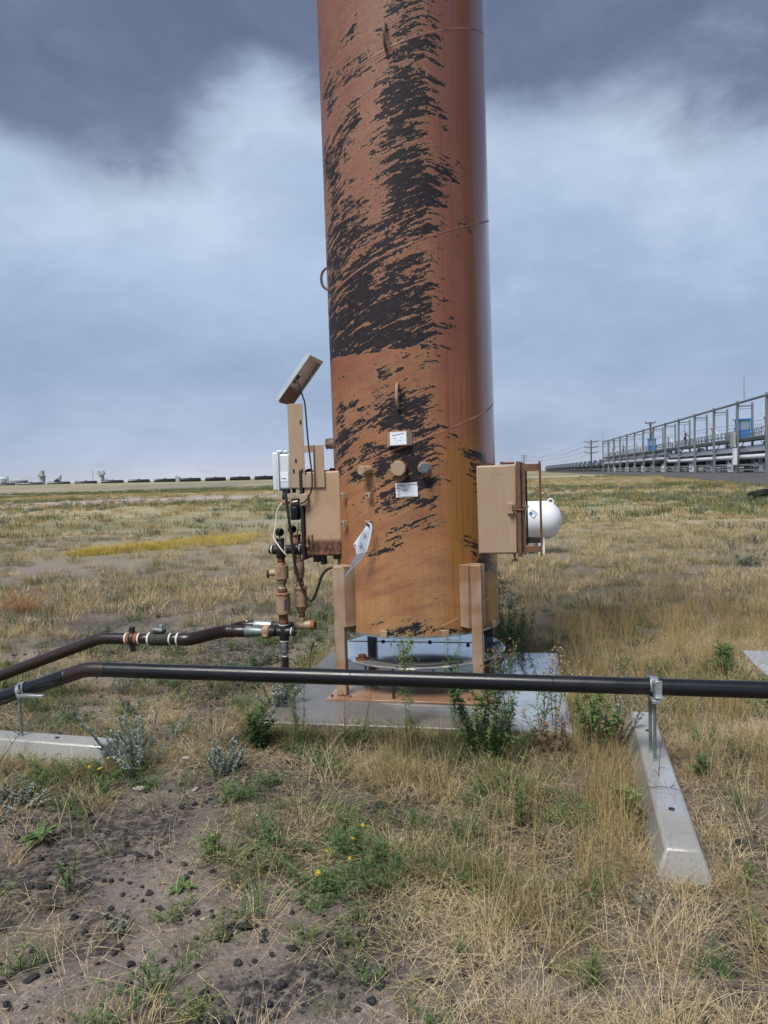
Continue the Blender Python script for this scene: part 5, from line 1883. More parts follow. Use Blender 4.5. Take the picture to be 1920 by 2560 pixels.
def far(name, label, cat, x, y, parts):
    o = thing(name, label, cat, (x, y, ZP))
    for nm, mat, mb in parts:
        mb.build(nm, mat, o, smooth=40)
    return o


far('storage_tank', 'low grey domed storage tank on the far left horizon', 'tank', -430.5, 900, [
    ('wall', M['plant_dark'], MB().lathe([(9.8, 0), (9.8, 8.2)], n=40)),
    ('roof', M['plant_grey'], MB().lathe([(10.0, 8.2), (6.0, 9.9), (1.0, 11.3), (.3, 11.6)], n=40))])
far('white_silo', 'white storage tank cut by the left edge of the picture', 'tank', -455, 900, [
    ('wall', M['plant_white'], MB().lathe([(9.5, 0), (9.5, 11.2)], n=40)),
    ('roof', M['plant_white'], MB().lathe([(9.6, 11.2), (4.0, 12.6), (.4, 13.2)], n=40)),
    ('stair_tower', M['plant_grey'], MB().box((10.8, 0, 6.6), (2.0, 2.0, 13.2)))])
far('chimney_tower', 'tall brown grey chimney tower on the left horizon', 'tower', -403, 900, [
    ('shaft', M['plant_grey'], MB().lathe([(3.1, 0), (2.8, 12), (2.8, 19.1), (2.3, 19.4)], n=20)),
    ('platform', M['plant_dark'], MB().lathe([(4.4, 11.6), (4.6, 12.1), (4.6, 12.8), (3.2, 13.0)], n=16)),
    ('ladder_cage', M['plant_dark'], MB().box((3.6, -1, 9), (.8, .8, 8)).box((-3.7, -1, 13.4), (1.0, 1.0, 3)))])
far('process_frame', 'small pale process frame right of the chimney tower on the horizon', 'plant frame', -383, 900, [
    ('frame', M['plant_grey'], MB().box((-2, 0, 5), (.5, .5, 10)).box((2, 0, 5), (.5, .5, 10)).box((0, 0, 9.3), (5, 1, .6)).box((0, 0, 6.4), (5, 1, .5))),
    ('vessel', M['plant_grey'], MB().lathe([(1.5, 8.5), (1.9, 9.5), (1.9, 12.6), (.9, 14.2)], (1.0, 0, 0), n=14))])
far('radio_mast', 'very thin mast on the left horizon', 'mast', -343, 900, [
    ('mast', M['plant_dark'], MB().tube([(0, 0, 0), (0, 0, 18)], [.42, .25], 5))])
far('preheater_tower', 'top heavy grey plant tower venting smoke on the left horizon', 'tower', -333, 900, [
    ('shaft', M['plant_dark'], MB().tube([(1.5, 0, 0), (1.5, 0, 9.5), (0, 0, 12.5)], [2.0, 2.0, 3.2], 10)),
    ('head', M['plant_grey'], MB().box((0, 0, 13.8), (8.2, 5, 2.4)).box((-2.6, 0, 15.8), (2.2, 3, 2.4)).box((2.4, 0, 16.0), (2.0, 3, 2.8))),
    ('annex', M['plant_grey'], MB().box((5.4, 0, 3.6), (3.6, 3, 7.2)).box((10.5, 0, 3.2), (1.2, 1.2, 6.6)))])
far('plant_building', 'pale boxy building top peeking over the train on the left', 'building', -243, 900, [
    ('block', M['plant_grey'], MB().box((0, 0, 4.0), (5.5, 5, 8.0)).box((-1, 0, 8.4), (2, 2, 1.2)))])

# a round tree behind the train
def leaf_cloud(rng, n, c, r, size):
    """small leaf quads through an ellipsoid, clumped"""
    k = 26
    cl = rng.normal(size=(k, 3))
    cl = cl / np.linalg.norm(cl, axis=1)[:, None] * rng.uniform(.35, .95, (k, 1))
    pick = rng.integers(0, k, n)
    p = cl[pick] + rng.normal(size=(n, 3)) * .19
    p = p * np.array(r) + np.array(c)
    a = rng.normal(size=(n, 3))
    a /= np.linalg.norm(a, axis=1)[:, None]
    b_ = np.cross(a, rng.normal(size=(n, 3)))
    b_ /= np.linalg.norm(b_, axis=1)[:, None]
    s_ = rng.uniform(.5, 1.1, (n, 1)) * size
    v = np.stack([p - a * s_, p + b_ * s_ * .6, p + a * s_, p - b_ * s_ * .6], 1).reshape(-1, 3)
    return v.tolist(), [(4 * i, 4 * i + 1, 4 * i + 2, 4 * i + 3) for i in range(n)]


tr = thing('tree', 'round dark green tree behind the train on the left horizon', 'tree', (-258, 604, -2.6))
mb = MB()
mb.tube([(0, 0, -.3), (.1, 0, 1.8), (.0, .1, 3.2)], [.32, .24, .18], 8)
for a in range(5):
    mb.tube([(0, .05, 2.0 + .2 * a), (1.5 * math.cos(a * 1.3), 1.5 * math.sin(a * 1.3), 3.6 + .4 * a)], [.12, .04], 5)
mb.build('trunk', M['stem_brown'], tr)
v, f = leaf_cloud(np.random.default_rng(5), 2600, (0, 0, 4.4), (3.0, 2.6, 2.6), .32)
MB().add(v, f).build('crown', M['tree_leaf'], tr, smooth=0)
tr2 = thing('tree', 'tiny tree clump showing above the train halfway along the left horizon', 'tree', (-222, 640, -2.6))
MB().tube([(0, 0, -.3), (.1, 0, 3.0)], [.22, .1], 6).build('trunk', M['stem_brown'], tr2)
v, f = leaf_cloud(np.random.default_rng(6), 700, (0, 0, 3.6), (1.6, 1.6, 1.7), .3)
MB().add(v, f).build('crown', M['tree_leaf'], tr2, smooth=0)

# thin smoke
def smoke(label, c, size, dens, seed):
    m = bpy.data.materials.new('smoke')
    m.use_nodes = True
    t = m.node_tree
    for n_ in list(t.nodes):
        t.nodes.remove(n_)
    g = G(t)
    gc = g.n('ShaderNodeTexCoord').outputs['Generated']
    oc = g.n('ShaderNodeTexCoord').outputs['Object']
    cc = g.vmath('MULTIPLY', g.vmath('SUBTRACT', gc, (.5, .5, .5)), (2, 2, 2))
    ln = g.n('ShaderNodeVectorMath', operation='LENGTH')
    g.put(ln.inputs[0], cc)
    fall = g.sstep(ln.outputs['Value'], 1.0, .15)
    ns = g.noise(g.map(oc, (.10, .10, .16), (seed, 0, 0)), 1.0, 4, .6)
    d_ = g.math('MULTIPLY', g.math('MULTIPLY', fall, g.sstep(ns, .46, .68)), dens)
    pv = g.n('ShaderNodeVolumePrincipled')
    pv.inputs['Color'].default_value = (.62, .65, .70, 1)
    g.put(pv.inputs['Density'], d_)
    out = g.n('ShaderNodeOutputMaterial')
    t.links.new(pv.outputs[0], out.inputs['Volume'])
    mb = MB()
    mb.lathe([(.02, -1), (.6, -.8), (1, 0), (.6, .8), (.02, 1)], n=16)
    ob = mb.build('smoke', m, smooth=180)
    ob.location = c
    ob.scale = size
    return tag(ob, label, 'smoke', kind='stuff')


smoke('thin smoke drifting from the plant tower on the left horizon', (-337, 905, 22), (9, 5, 7), .30, 1.)
smoke('thin smoke beside the tall chimney on the left horizon', (-417, 905, 9), (16, 5, 6), .18, 4.)
smoke('low smoke streak above the train on the left', (-205, 905, 12), (22, 5, 4), .22, 7.)

# ================================================================== GRASS AND GROUND COVER
def blades(rng, n, L, spread, width, out=(.2, .9), droop=(.2, .7), r_pow=.7, seg=4, lift=0.):
    """n curved tapering ribbons; returns verts, quads"""
    a = rng.uniform(0, 2 * PI, n)
    rr = spread * rng.uniform(0, 1, n) ** r_pow
    base = np.stack([rr * np.cos(a), rr * np.sin(a), np.full(n, -.01)], -1)
    ph = a + rng.normal(0, .9, n)
    ln = rng.uniform(L[0], L[1], n)
    o = rng.uniform(out[0], out[1], n)
    dr = rng.uniform(droop[0], droop[1], n)
    h = np.stack([np.cos(ph), np.sin(ph), np.zeros(n)], -1)
    w = np.stack([-np.sin(ph), np.cos(ph), np.zeros(n)], -1) * (width * rng.uniform(.6, 1.3, n))[:, None]
    tw = rng.uniform(-.6, .6, n)
    w = w + h * (tw * width)[:, None]
    V = []
    for k in range(seg + 1):
        t = k / seg
        p = base + h * (ln * o * (t * .5 + t * t * .6))[:, None]
        p[:, 2] += ln * (np.sqrt(np.maximum(1 - o * o * .7, .05)) * t - dr * t * t * .55) + lift
        ww = w * (1 - t * .85) * .5
        V.append(np.stack([p - ww, p + ww], 1))
    V = np.stack(V, 1)                      # n, seg+1, 2, 3
    V[..., 2] = np.maximum(V[..., 2], -.008)
    v = V.reshape(-1, 3)
    q = []
    b0 = np.arange(n)[:, None] * (seg + 1) * 2
    for k in range(seg):
        i = b0 + 2 * k
        q.append(np.concatenate([i, i + 1, i + 3, i + 2], 1))
    return v, np.concatenate(q, 0)


def flat_litter(rng, n, L, spread, width):
    a = rng.uniform(0, 2 * PI, n)
    p = np.stack([rng.normal(0, spread, n), rng.normal(0, spread, n), rng.uniform(.002, .02, n)], -1)
    d = np.stack([np.cos(a), np.sin(a), rng.normal(0, .10, n)], -1)
    s = np.stack([-np.sin(a), np.cos(a), np.zeros(n)], -1)
    ln = rng.uniform(L[0], L[1], n)
    V = []
    bow = rng.normal(0, .22, n)
    for k in range(4):
        t = k / 3 - .5
        c = p + d * (ln * t)[:, None] + s * (bow * ln * (.25 - t * t))[:, None]
        c[:, 2] += .012 * (1 - 4 * t * t) * rng.uniform(0, 1.5, n)
        V.append(np.stack([c - s * width / 2, c + s * width / 2], 1))
    V = np.stack(V, 1)
    v = V.reshape(-1, 3)
    b0 = np.arange(n)[:, None] * 8
    q = np.concatenate([np.concatenate([b0 + 2 * k, b0 + 2 * k + 1, b0 + 2 * k + 3, b0 + 2 * k + 2], 1) for k in range(3)], 0)
    return v, q


def leaves_on_stems(rng, ns, h, spread, per, leaf, width, up=.6, lean=.5, stem_w=.003, tip=1.):
    """upright stems set with small flat leaves; returns leaf mesh and stem mesh arrays"""
    LV, SV, SQ = [], [], []
    for s in range(ns):
        a = rng.uniform(0, 2 * PI)
        r = spread * rng.uniform(0, 1) ** .6
        b0 = np.array([r * .35 * math.cos(a), r * .35 * math.sin(a), -.01])
        hh = rng.uniform(h[0], h[1])
        top = b0 + np.array([r * lean * math.cos(a) + rng.normal(0, .06) * hh, r * lean * math.sin(a) + rng.normal(0, .06) * hh, hh])
        mid = (b0 + top) / 2 + rng.normal(0, .03, 3) * hh
        pt = lambda t: (1 - t) ** 2 * b0 + 2 * t * (1 - t) * mid + t * t * top
        k0 = len(SV)
        for k in range(5):
            c = pt(k / 4)
            w = stem_w * (1 - .6 * k / 4)
            SV += [c + np.array([-w, 0, 0]), c + np.array([w * .5, w * .8, 0]), c + np.array([w * .5, -w * .8, 0])]
        for k in range(4):
            for j in range(3):
                i = k0 + k * 3
                SQ.append((i + j, i + (j + 1) % 3, i + 3 + (j + 1) % 3, i + 3 + j))
        nl = int(per * hh / h[1]) + 3
        for i in range(nl):
            t = rng.uniform(.08, 1.0) ** .85
            c = pt(t)
            az = rng.uniform(0, 2 * PI)
            el = up + rng.normal(0, .3)
            d = np.array([math.cos(az) * math.cos(el), math.sin(az) * math.cos(el), math.sin(el)])
            sd = np.cross(d, [0, 0, 1]) + rng.normal(0, .2, 3)
            sd /= np.linalg.norm(sd) + 1e-9
            l = leaf * rng.uniform(.55, 1.2) * (1 - (1 - tip) * t)
            w = width * rng.uniform(.7, 1.2)
            LV += [c, c + d * l * .5 + sd * w / 2, c + d * l - np.array([0, 0, l * .18]), c + d * l * .5 - sd * w / 2]
    n = len(LV) // 4
    return np.array(LV), np.arange(4 * n).reshape(-1, 4), np.array(SV), np.array(SQ)


def arr_mesh(name, v, q):
    me = bpy.data.meshes.new(name)
    me.from_pydata(np.asarray(v).tolist(), [], np.asarray(q).tolist())
    me.update()
    return me


def scatter(name, label, cat, variants, mat, pts, scl, tilt=.12):
    """one ground-cover object: points with an instance each (geometry nodes)"""
    pts = np.asarray(pts)
    n = len(pts)
    hid = bpy.data.collections.new(name + '_kinds')
    for i, (v, q) in enumerate(variants):
        me = arr_mesh('%s_tuft' % name, v, q)
        me.materials.append(mat)
        me.shade_flat()
        ob = bpy.data.objects.new('%s_tuft.%03d' % (name, i), me)
        hid.objects.link(ob)
    me = bpy.data.meshes.new(name)
    me.from_pydata(pts.tolist(), [], [])
    rng = np.random.default_rng(len(name) + n)
    rot = np.stack([rng.normal(0, tilt, n), rng.normal(0, tilt, n), rng.uniform(0, 2 * PI, n)], -1)
    a = me.attributes.new('turn', 'FLOAT_VECTOR', 'POINT')
    a.data.foreach_set('vector', rot.reshape(-1).astype(np.float32))
    a = me.attributes.new('size', 'FLOAT', 'POINT')
    a.data.foreach_set('value', np.asarray(scl, np.float32))
    a = me.attributes.new('pick', 'INT', 'POINT')
    a.data.foreach_set('value', rng.integers(0, len(variants), n).astype(np.int32))
    me.materials.append(mat)
    ob = bpy.data.objects.new(name, me)
    COL.objects.link(ob)
    ng = bpy.data.node_groups.new(name, 'GeometryNodeTree')
    ng.interface.new_socket('Geometry', in_out='INPUT', socket_type='NodeSocketGeometry')
    ng.interface.new_socket('Geometry', in_out='OUTPUT', socket_type='NodeSocketGeometry')
    N = ng.nodes
    gi, go = N.new('NodeGroupInput'), N.new('NodeGroupOutput')
    ip = N.new('GeometryNodeInstanceOnPoints')
    ci = N.new('GeometryNodeCollectionInfo')
    ci.inputs['Collection'].default_value = hid
    ci.inputs['Separate Children'].default_value = True
    ci.inputs['Reset Children'].default_value = True

    def named(nm, typ):
        nd = N.new('GeometryNodeInputNamedAttribute')
        nd.data_type = typ
        nd.inputs['Name'].default_value = nm
        return nd.outputs['Attribute']
    lk = ng.links.new
    lk(gi.outputs[0], ip.inputs['Points'])
    lk(ci.outputs[0], ip.inputs['Instance'])
    ip.inputs['Pick Instance'].default_value = True
    lk(named('pick', 'INT'), ip.inputs['Instance Index'])
    e2r = N.new('FunctionNodeEulerToRotation')
    lk(named('turn', 'FLOAT_VECTOR'), e2r.inputs[0])
    lk(e2r.outputs[0], ip.inputs['Rotation'])
    lk(named('size', 'FLOAT'), ip.inputs['Scale'])
    lk(ip.outputs[0], go.inputs[0])
    md_ = ob.modifiers.new('scatter', 'NODES')
    md_.node_group = ng
    return tag(ob, label, cat, kind='stuff')


def rect_out(x, y, c, sx, sy, rz, grow=.02):
    ca_, sa = math.cos(-rz), math.sin(-rz)
    X, Y = x - c[0], y - c[1]
    a, b_ = X * ca_ - Y * sa, X * sa + Y * ca_
    return (np.abs(a) > sx / 2 + grow) | (np.abs(b_) > sy / 2 + grow)


def free(x, y, grow=.02):
    ok = rect_out(x, y, (.30, 5.72), 2.03, 2.04, R_(-10.5), grow)
    ok &= rect_out(x, y, (3.86, 5.72), 1.95, 1.05, R_(-12.), grow)
    a1 = math.atan2(1.86, .455)
    ok &= rect_out(x, y, (1.3725, 3.80), 2.02, .31, a1, grow)
    a2 = math.atan2(-.485, 1.815)
    ok &= rect_out(x, y, (-2.49, 4.62), 1.88, .17, a2, grow)
    return ok


def sprinkle(rng, y0, y1, dens, prob, grow=.02, side=1.6):
    """random points in the wedge the camera covers (and a few steps beside it)"""
    xw = lambda y: .56 * y + side
    area = (y1 - y0) * (xw(y0) + xw(y1))
    n = int(area * dens)
    y = rng.uniform(y0, y1, n)
    x = rng.uniform(-1, 1, n) * xw(y1)
    k = np.abs(x) < xw(y)
    x, y = x[k], y[k]
    k = (rng.uniform(0, 1, len(x)) < prob(x, y)) & free(x, y, grow)
    k &= ~((x > 24) & (x - 24.5 > (y - 40) * .17))
    x, y = x[k], y[k]
    return np.stack([x, y, ground_z(x, y)], -1)


rs = lambda s: np.random.default_rng(s)
r0 = rs(100)
# right of the pad and behind it the grass stands tall; left of it it is short and grazed
TALL = [(.35, 4.1, .35, .25), (1.9, 7.4, 1.0, .9), (2.6, 6.6, 1.0, .7), (1.65, 6.2, .5, .8), (3.6, 8.0, 1.5, 1.0), (2.05, 4.5, .45, .9), (2.3, 3.9, .5, .6), (1.02, 3.55, .22, .45), (.75, 3.2, .4, .3), (1.55, 5.2, .4, .5), (3.4, 6.9, 1.3, .5), (.55, 2.6, .3, .2), (1.1, 2.45, .3, .2), (1.95, 3.3, .5, .6)]
tall_p = lambda x, y: np.clip(gauss(x, y, TALL) * 1.1 + .03 * (x > 0), 0, 1) * (y < 11)
dry_p = lambda x, y: np.clip(cover(x, y) * (1.05 - .45 * green(x, y)), 0, 1)
grn_p = lambda x, y: np.clip(green(x, y) * (.35 + .65 * cover(x, y)), 0, 1)

dry_v = [blades(rs(i), 84, (.05, .20), .10, .0024, (.3, 1.0), (.25, .9)) for i in range(6)]
arch_v = [blades(rs(20 + i), 30, (.16, .44), .14, .0021, (.5, 1.0), (.35, 1.0), seg=5) for i in range(6)]
tall_v = [blades(rs(40 + i), 52, (.20, .46), .10, .0024, (.05, .50), (.0, .25), seg=4) for i in range(5)]
grn_v = [blades(rs(60 + i), 60, (.05, .15), .07, .0026, (.1, .8), (.1, .5)) for i in range(5)]
lit_v = [flat_litter(rs(80 + i), 44, (.03, .20), .16, .0019) for i in range(5)]
mid_v = [blades(rs(120 + i), 60, (.05, .17), .16, .0060, (.1, .9), (.1, .5), seg=3) for i in range(5)]
far_v = [blades(rs(140 + i), 54, (.07, .24), .38, .015, (.1, .8), (.0, .4), seg=2) for i in range(5)]

clump = lambda x, y: .12 + .88 * sst(vnoise(x * 3.1 + 5, y * 3.1, 77) * .6 + vnoise(x * 1.3, y * 1.3, 79) * .4, .42, .62)
P1 = sprinkle(r0, 1.5, 8.6, 105, lambda x, y: dry_p(x, y) * clump(x, y))
def border(rng, n, c, sx, sy, rz, w=.10):
    t = rng.uniform(0, 2 * (sx + sy), n)
    x = np.where(t < sx, t - sx / 2, np.where(t < sx + sy, sx / 2, np.where(t < 2 * sx + sy, t - sx - sy - sx / 2, -sx / 2)))
    y = np.where(t < sx, -sy / 2, np.where(t < sx + sy, t - sx - sy / 2, np.where(t < 2 * sx + sy, sy / 2, t - 2 * sx - sy - sy / 2)))
    o = rng.uniform(.01, w, n)
    x = x + np.sign(x) * np.where(np.abs(np.abs(x) - sx / 2) < 1e-6, o, 0)
    y = y + np.sign(y) * np.where(np.abs(np.abs(y) - sy / 2) < 1e-6, o, 0)
    X = c[0] + x * math.cos(rz) - y * math.sin(rz)
    Y = c[1] + x * math.sin(rz) + y * math.cos(rz)
    return np.stack([X, Y, ground_z(X, Y)], -1)


EDGE = [border(r0, 300, (.30, 5.72), 2.03, 2.04, R_(-10.5)), border(r0, 120, (3.86, 5.72), 1.95, 1.05, R_(-12.)),
        border(r0, 46, (1.3725, 3.83), 1.92, .30, math.atan2(1.86, .455), .05), border(r0, 110, (-2.49, 4.62), 1.88, .21, math.atan2(-.485, 1.815), .06)]
P1 = np.concatenate([P1] + EDGE)
scatter('dry_grass', 'short dry straw coloured grass tufts round the pad and in front', 'grass', dry_v, M['straw'], P1, r0.uniform(.6, 1.25, len(P1)))
P2 = sprinkle(r0, 1.5, 7.0, 110, lambda x, y: dry_p(x, y) * clump(x + .3, y) * (.25 + .75 * sst(x, -1.2, .0)) + .008)
scatter('arching_straw', 'long pale arching straw stalks tangled in the foreground', 'grass', arch_v, M['straw_pale'], P2, r0.uniform(.55, 1.1, len(P2)), .2)
P3 = sprinkle(r0, 1.5, 11.0, 30, tall_p)
scatter('tall_grass', 'tall golden grass standing at the right and beside the pad', 'grass', tall_v, M['straw_gold'], P3, r0.uniform(.6, 1.15, len(P3)), .1)
P4 = sprinkle(r0, 1.5, 8.6, 60, grn_p)
P4 = np.concatenate([P4, border(r0, 260, (.30, 5.72), 2.03, 2.04, R_(-10.5), .14)])
scatter('green_grass', 'short green grass growing between the dry tufts', 'grass', grn_v, M['grass_green'], P4, r0.uniform(.6, 1.3, len(P4)))
P4 = P4
P4b = sprinkle(r0, 1.5, 8.6, 26, lambda x, y: cover(x, y) * .8 * (1.1 - clump(x, y)))
scatter('olive_grass', 'half dried olive grass mixed through the foreground', 'grass', grn_v, M['grass_olive'], P4b, r0.uniform(.7, 1.5, len(P4b)))
P5 = sprinkle(r0, 1.5, 7.5, 55, lambda x, y: cover(x, y) * .9 + .015, .0)
scatter('straw_litter', 'dead straw lying flat on the soil', 'straw', lit_v, M['straw'], P5, r0.uniform(.6, 1.2, len(P5)), .03)
P6 = sprinkle(r0, 8.3, 24, 20, lambda x, y: dry_p(x, y) * .95, side=5)
scatter('meadow_grass', 'dry grass of the field behind the tower', 'grass', mid_v, M['straw'], P6, r0.uniform(.7, 1.5, len(P6)))
P6b = sprinkle(r0, 8.3, 24, 14, lambda x, y: np.clip(green(x, y) * .8 + .12, 0, 1), side=5)
scatter('meadow_green', 'green grass patches of the field behind the tower', 'grass', mid_v, M['grass_olive'], P6b, r0.uniform(.7, 1.5, len(P6b)))
P7 = sprinkle(r0, 23, 95, 1.6, lambda x, y: cover(x, y) * .9, side=16)
scatter('far_grass', 'far prairie grass towards the horizon', 'grass', far_v, M['straw_gold'], P7, r0.uniform(.7, 1.5, len(P7)))
P7b = sprinkle(r0, 23, 120, 1.6, lambda x, y: np.clip(sst(fbm(x * .06, y * .10, 88), .47, .62), 0, 1), side=16)
scatter('far_green', 'far dark green growth towards the horizon', 'grass', far_v, M['grass_green'], P7b, r0.uniform(.8, 1.9, len(P7b)))
# the bright yellow strip of grass at left
t_ = r0.uniform(0, 1, 900)
x = -6.9 + t_ * 3.2 + r0.normal(0, .15, 900)
y = 17.2 + t_ * 3.4 + r0.normal(0, .42, 900) * (.5 + t_)
scatter('yellow_grass', 'bright yellow strip of grass in the field left of the tower', 'grass', mid_v, M['gold_grass'], np.stack([x, y, ground_z(x, y)], -1), r0.uniform(.8, 1.5, 900))

# low sage and leafy cover
sg = []
for i in range(4):
    a_, b_, c_, d_ = leaves_on_stems(rs(200 + i), 12, (.05, .13), .12, 34, .024, .011, up=.7)
    sg.append((np.concatenate([a_, c_]), np.concatenate([b_, d_ + len(a_)])))
P8 = sprinkle(r0, 1.5, 9.5, 9, lambda x, y: np.clip(sst(fbm(x * .8 + 7, y * .8, 91), .5, .64) * (x < 1.0) + .25 * (y > 6), 0, 1))
scatter('low_sage', 'low grey green sage mats dotted over the ground', 'sage', sg, M['sage_dull'], P8, r0.uniform(.6, 1.3, len(P8)))
fsg = []
for i in range(4):
    a_, b_, c_, d_ = leaves_on_stems(rs(210 + i), 14, (.08, .22), .28, 22, .05, .022, up=.7)
    fsg.append((np.concatenate([a_, c_]), np.concatenate([b_, d_ + len(a_)])))
P8b = sprinkle(r0, 8.5, 60, 1.7, lambda x, y: np.clip(sst(fbm(x * .22 + 7, y * .3, 93), .46, .62) * np.where(x > 0, 1., .45), 0, 1), side=8)
scatter('field_sage', 'grey sage clumps over the field behind', 'sage', fsg, M['sage_dull'], P8b, r0.uniform(.6, 1.4, len(P8b)))
lf = []
for i in range(4):
    a_, b_, c_, d_ = leaves_on_stems(rs(220 + i), 15, (.03, .11), .13, 15, .034, .0065, up=.5, lean=.9)
    lf.append((np.concatenate([a_, c_]), np.concatenate([b_, d_ + len(a_)])))
P9b = sprinkle(r0, 1.5, 9.0, 13, lambda x, y: np.clip(green(x, y) * .8 + .10, 0, 1))
scatter('pale_leafy_cover', 'low yellowish green leafy weeds among the straw', 'weeds', lf, M['weed_light'], P9b, r0.uniform(.5, 1.2, len(P9b)))
P9 = sprinkle(r0, 1.5, 9.0, 22, lambda x, y: np.clip(green(x, y) * .9 + .05, 0, 1))
scatter('leafy_cover', 'low leafy green weeds between the grass', 'weeds', lf, M['weed_green'], P9, r0.uniform(.5, 1.2, len(P9)))


# ------------------------------------------------------------------ gravel and stones
def rock(rng, n1=7, n2=5):
    vs, fs = [(0, 0, -.5)], []
    for i in range(1, n2):
        for j in range(n1):
            a, b_ = 2 * PI * (j + .5 * (i % 2)) / n1, PI * i / n2 - PI / 2
            r = .5 * rng.uniform(.55, 1.2)
            vs.append((r * math.cos(a) * math.cos(b_) * 1.1, r * math.sin(a) * math.cos(b_), r * math.sin(b_) * .55))
    vs.append((0, 0, .36))
    for j in range(n1):
        fs.append((0, 1 + (j + 1) % n1, 1 + j))
        t = 1 + (n2 - 2) * n1
        fs.append((t + j, t + (j + 1) % n1, len(vs) - 1))
    for i in range(n2 - 2):
        for j in range(n1):
            a = 1 + i * n1
            fs.append((a + j, a + (j + 1) % n1, a + n1 + (j + 1) % n1, a + n1 + j))
    return vs, fs


def rock_mesh(name, rng, mat):
    v, f = rock(rng)
    me = bpy.data.meshes.new(name)
    me.from_pydata(v, [], f)
    me.materials.append(mat)
    return me


def grav_scatter(name, label, mat, seed, dens, smin, smax, prob):
    vv = []
    for i in range(5):
        v, f = rock(rs(seed + i), 6, 4)
        # quads only lists: keep faces as they are
        vv.append((v, f))
    P = sprinkle(rs(seed + 9), 1.5, 7.5, dens, prob, .01)
    s = smin + (smax - smin) * rs(seed).uniform(0, 1, len(P)) ** 1.9
    P[:, 2] += s * .12
    hid_v = []
    for v, f in vv:
        hid_v.append((v, f))
    return scatter_rock(name, label, hid_v, mat, P, s)


def scatter_rock(name, label, variants, mat, P, s):
    global arr_mesh
    keep = arr_mesh

    def am(nm, v, q):
        me = bpy.data.meshes.new(nm)
        me.from_pydata([tuple(map(float, a)) for a in v], [], [tuple(int(k) for k in f) for f in q])
        me.update()
        return me
    arr_mesh = am
    o = scatter(name, label, 'gravel', variants, mat, P, s, .5)
    arr_mesh = keep
    return o


bare_p = lambda x, y: np.clip(.30 + .7 * gauss(x, y, BARE) + .5 * sst(fbm(x * 1.5 + 9, y * 1.5, 71), .50, .66) - .25 * sst(x, .0, 1.0), 0, 1)
grav_scatter('black_gravel', 'fine black slag gravel strewn over the bare soil', M['stone_black'], 300, 330, .004, .042, lambda x, y: np.clip(bare_p(x, y) + .8 * gauss(x, y, SLAG), 0, 1))
grav_scatter('pale_gravel', 'small pale pebbles scattered in the soil', M['stone_pale'], 320, 40, .003, .014, bare_p)
grav_scatter('red_gravel', 'small reddish pebbles scattered in the soil', M['stone_red'], 340, 26, .006, .024, bare_p)

# the larger stones, one by one (positions on the bare soil)
STN = [(-1.44, 3.05, .085, 'largest black slag stone near the left edge of the foreground'), (-1.33, 2.90, .06, 'black slag stone just below the largest stone at the left edge'),
       (-.55, 2.72, .09, 'largest black slag stone on the bare soil left of centre'), (-.61, 2.655, .065, 'black slag stone touching the lower left of the large stone on the bare soil'),
       (-.76, 2.83, .055, 'black slag stone up and left of the large stone on the bare soil'), (-.36, 2.58, .055, 'black slag stone to the right of the large stone on the bare soil'),
       (-.98, 2.62, .05, 'lone black slag stone on the soil at lower left'), (-1.22, 2.46, .055, 'black slag stone in the lower left corner of the picture'),
       (-.62, 2.36, .05, 'black slag stone at the bottom edge, left of the middle'), (-.05, 2.37, .055, 'black slag stone at the bottom edge, in the middle'),
       (.22, 2.40, .05, 'black slag stone at the bottom edge, just right of the middle'), (-1.12, 3.28, .05, 'black slag stone right of the broad leaved rosette'),
       (-.05, 3.75, .075, 'largest stone of the dark slag patch behind the yellow flowers'), (-.78, 4.10, .06, 'black slag stone in the gravel right of the silver sage bush')]
rms = [rock_mesh('stone', rs(400 + i), M['stone_black']) for i in range(6)]
for i, (x, y, s, lb) in enumerate(STN):
    o = bpy.data.objects.new('stone', rms[i % 6])
    COL.objects.link(o)
    o.location = (x, y, gz(x, y) + s * .10)
    o.scale = (s, s * random.uniform(.6, .95), s * random.uniform(.45, .7))
    o.rotation_euler = (random.uniform(-.2, .2), random.uniform(-.2, .2), random.uniform(0, 6))
    tag(o, lb, 'stone', 'black slag stones on the soil')
pms = [rock_mesh('pale_stone', rs(450 + i), M['stone_pale']) for i in range(3)]
for i, (x, y, s, lb) in enumerate(((-1.36, 4.02, .07, 'pale stone lying below the silver sage bush'), (-1.05, 4.0, .05, 'pale tan stone right of the silver sage bush in dark gravel'), (-1.22, 4.45, .06, 'flat whitish stone behind the silver sage bush'),
                                   (-.72, 2.78, .022, 'small white pebble on the bare soil left of the yellow flowers'), (-.42, 3.62, .04, 'whitish stone in the grass before the pad'))):
    o = bpy.data.objects.new('pale_stone', pms[i % 3])
    COL.objects.link(o)
    o.location = (x, y, gz(x, y) + s * .12)
    o.scale = (s, s * .7, s * .6)
    o.rotation_euler = (0, 0, i * 1.3)
    tag(o, lb, 'stone')


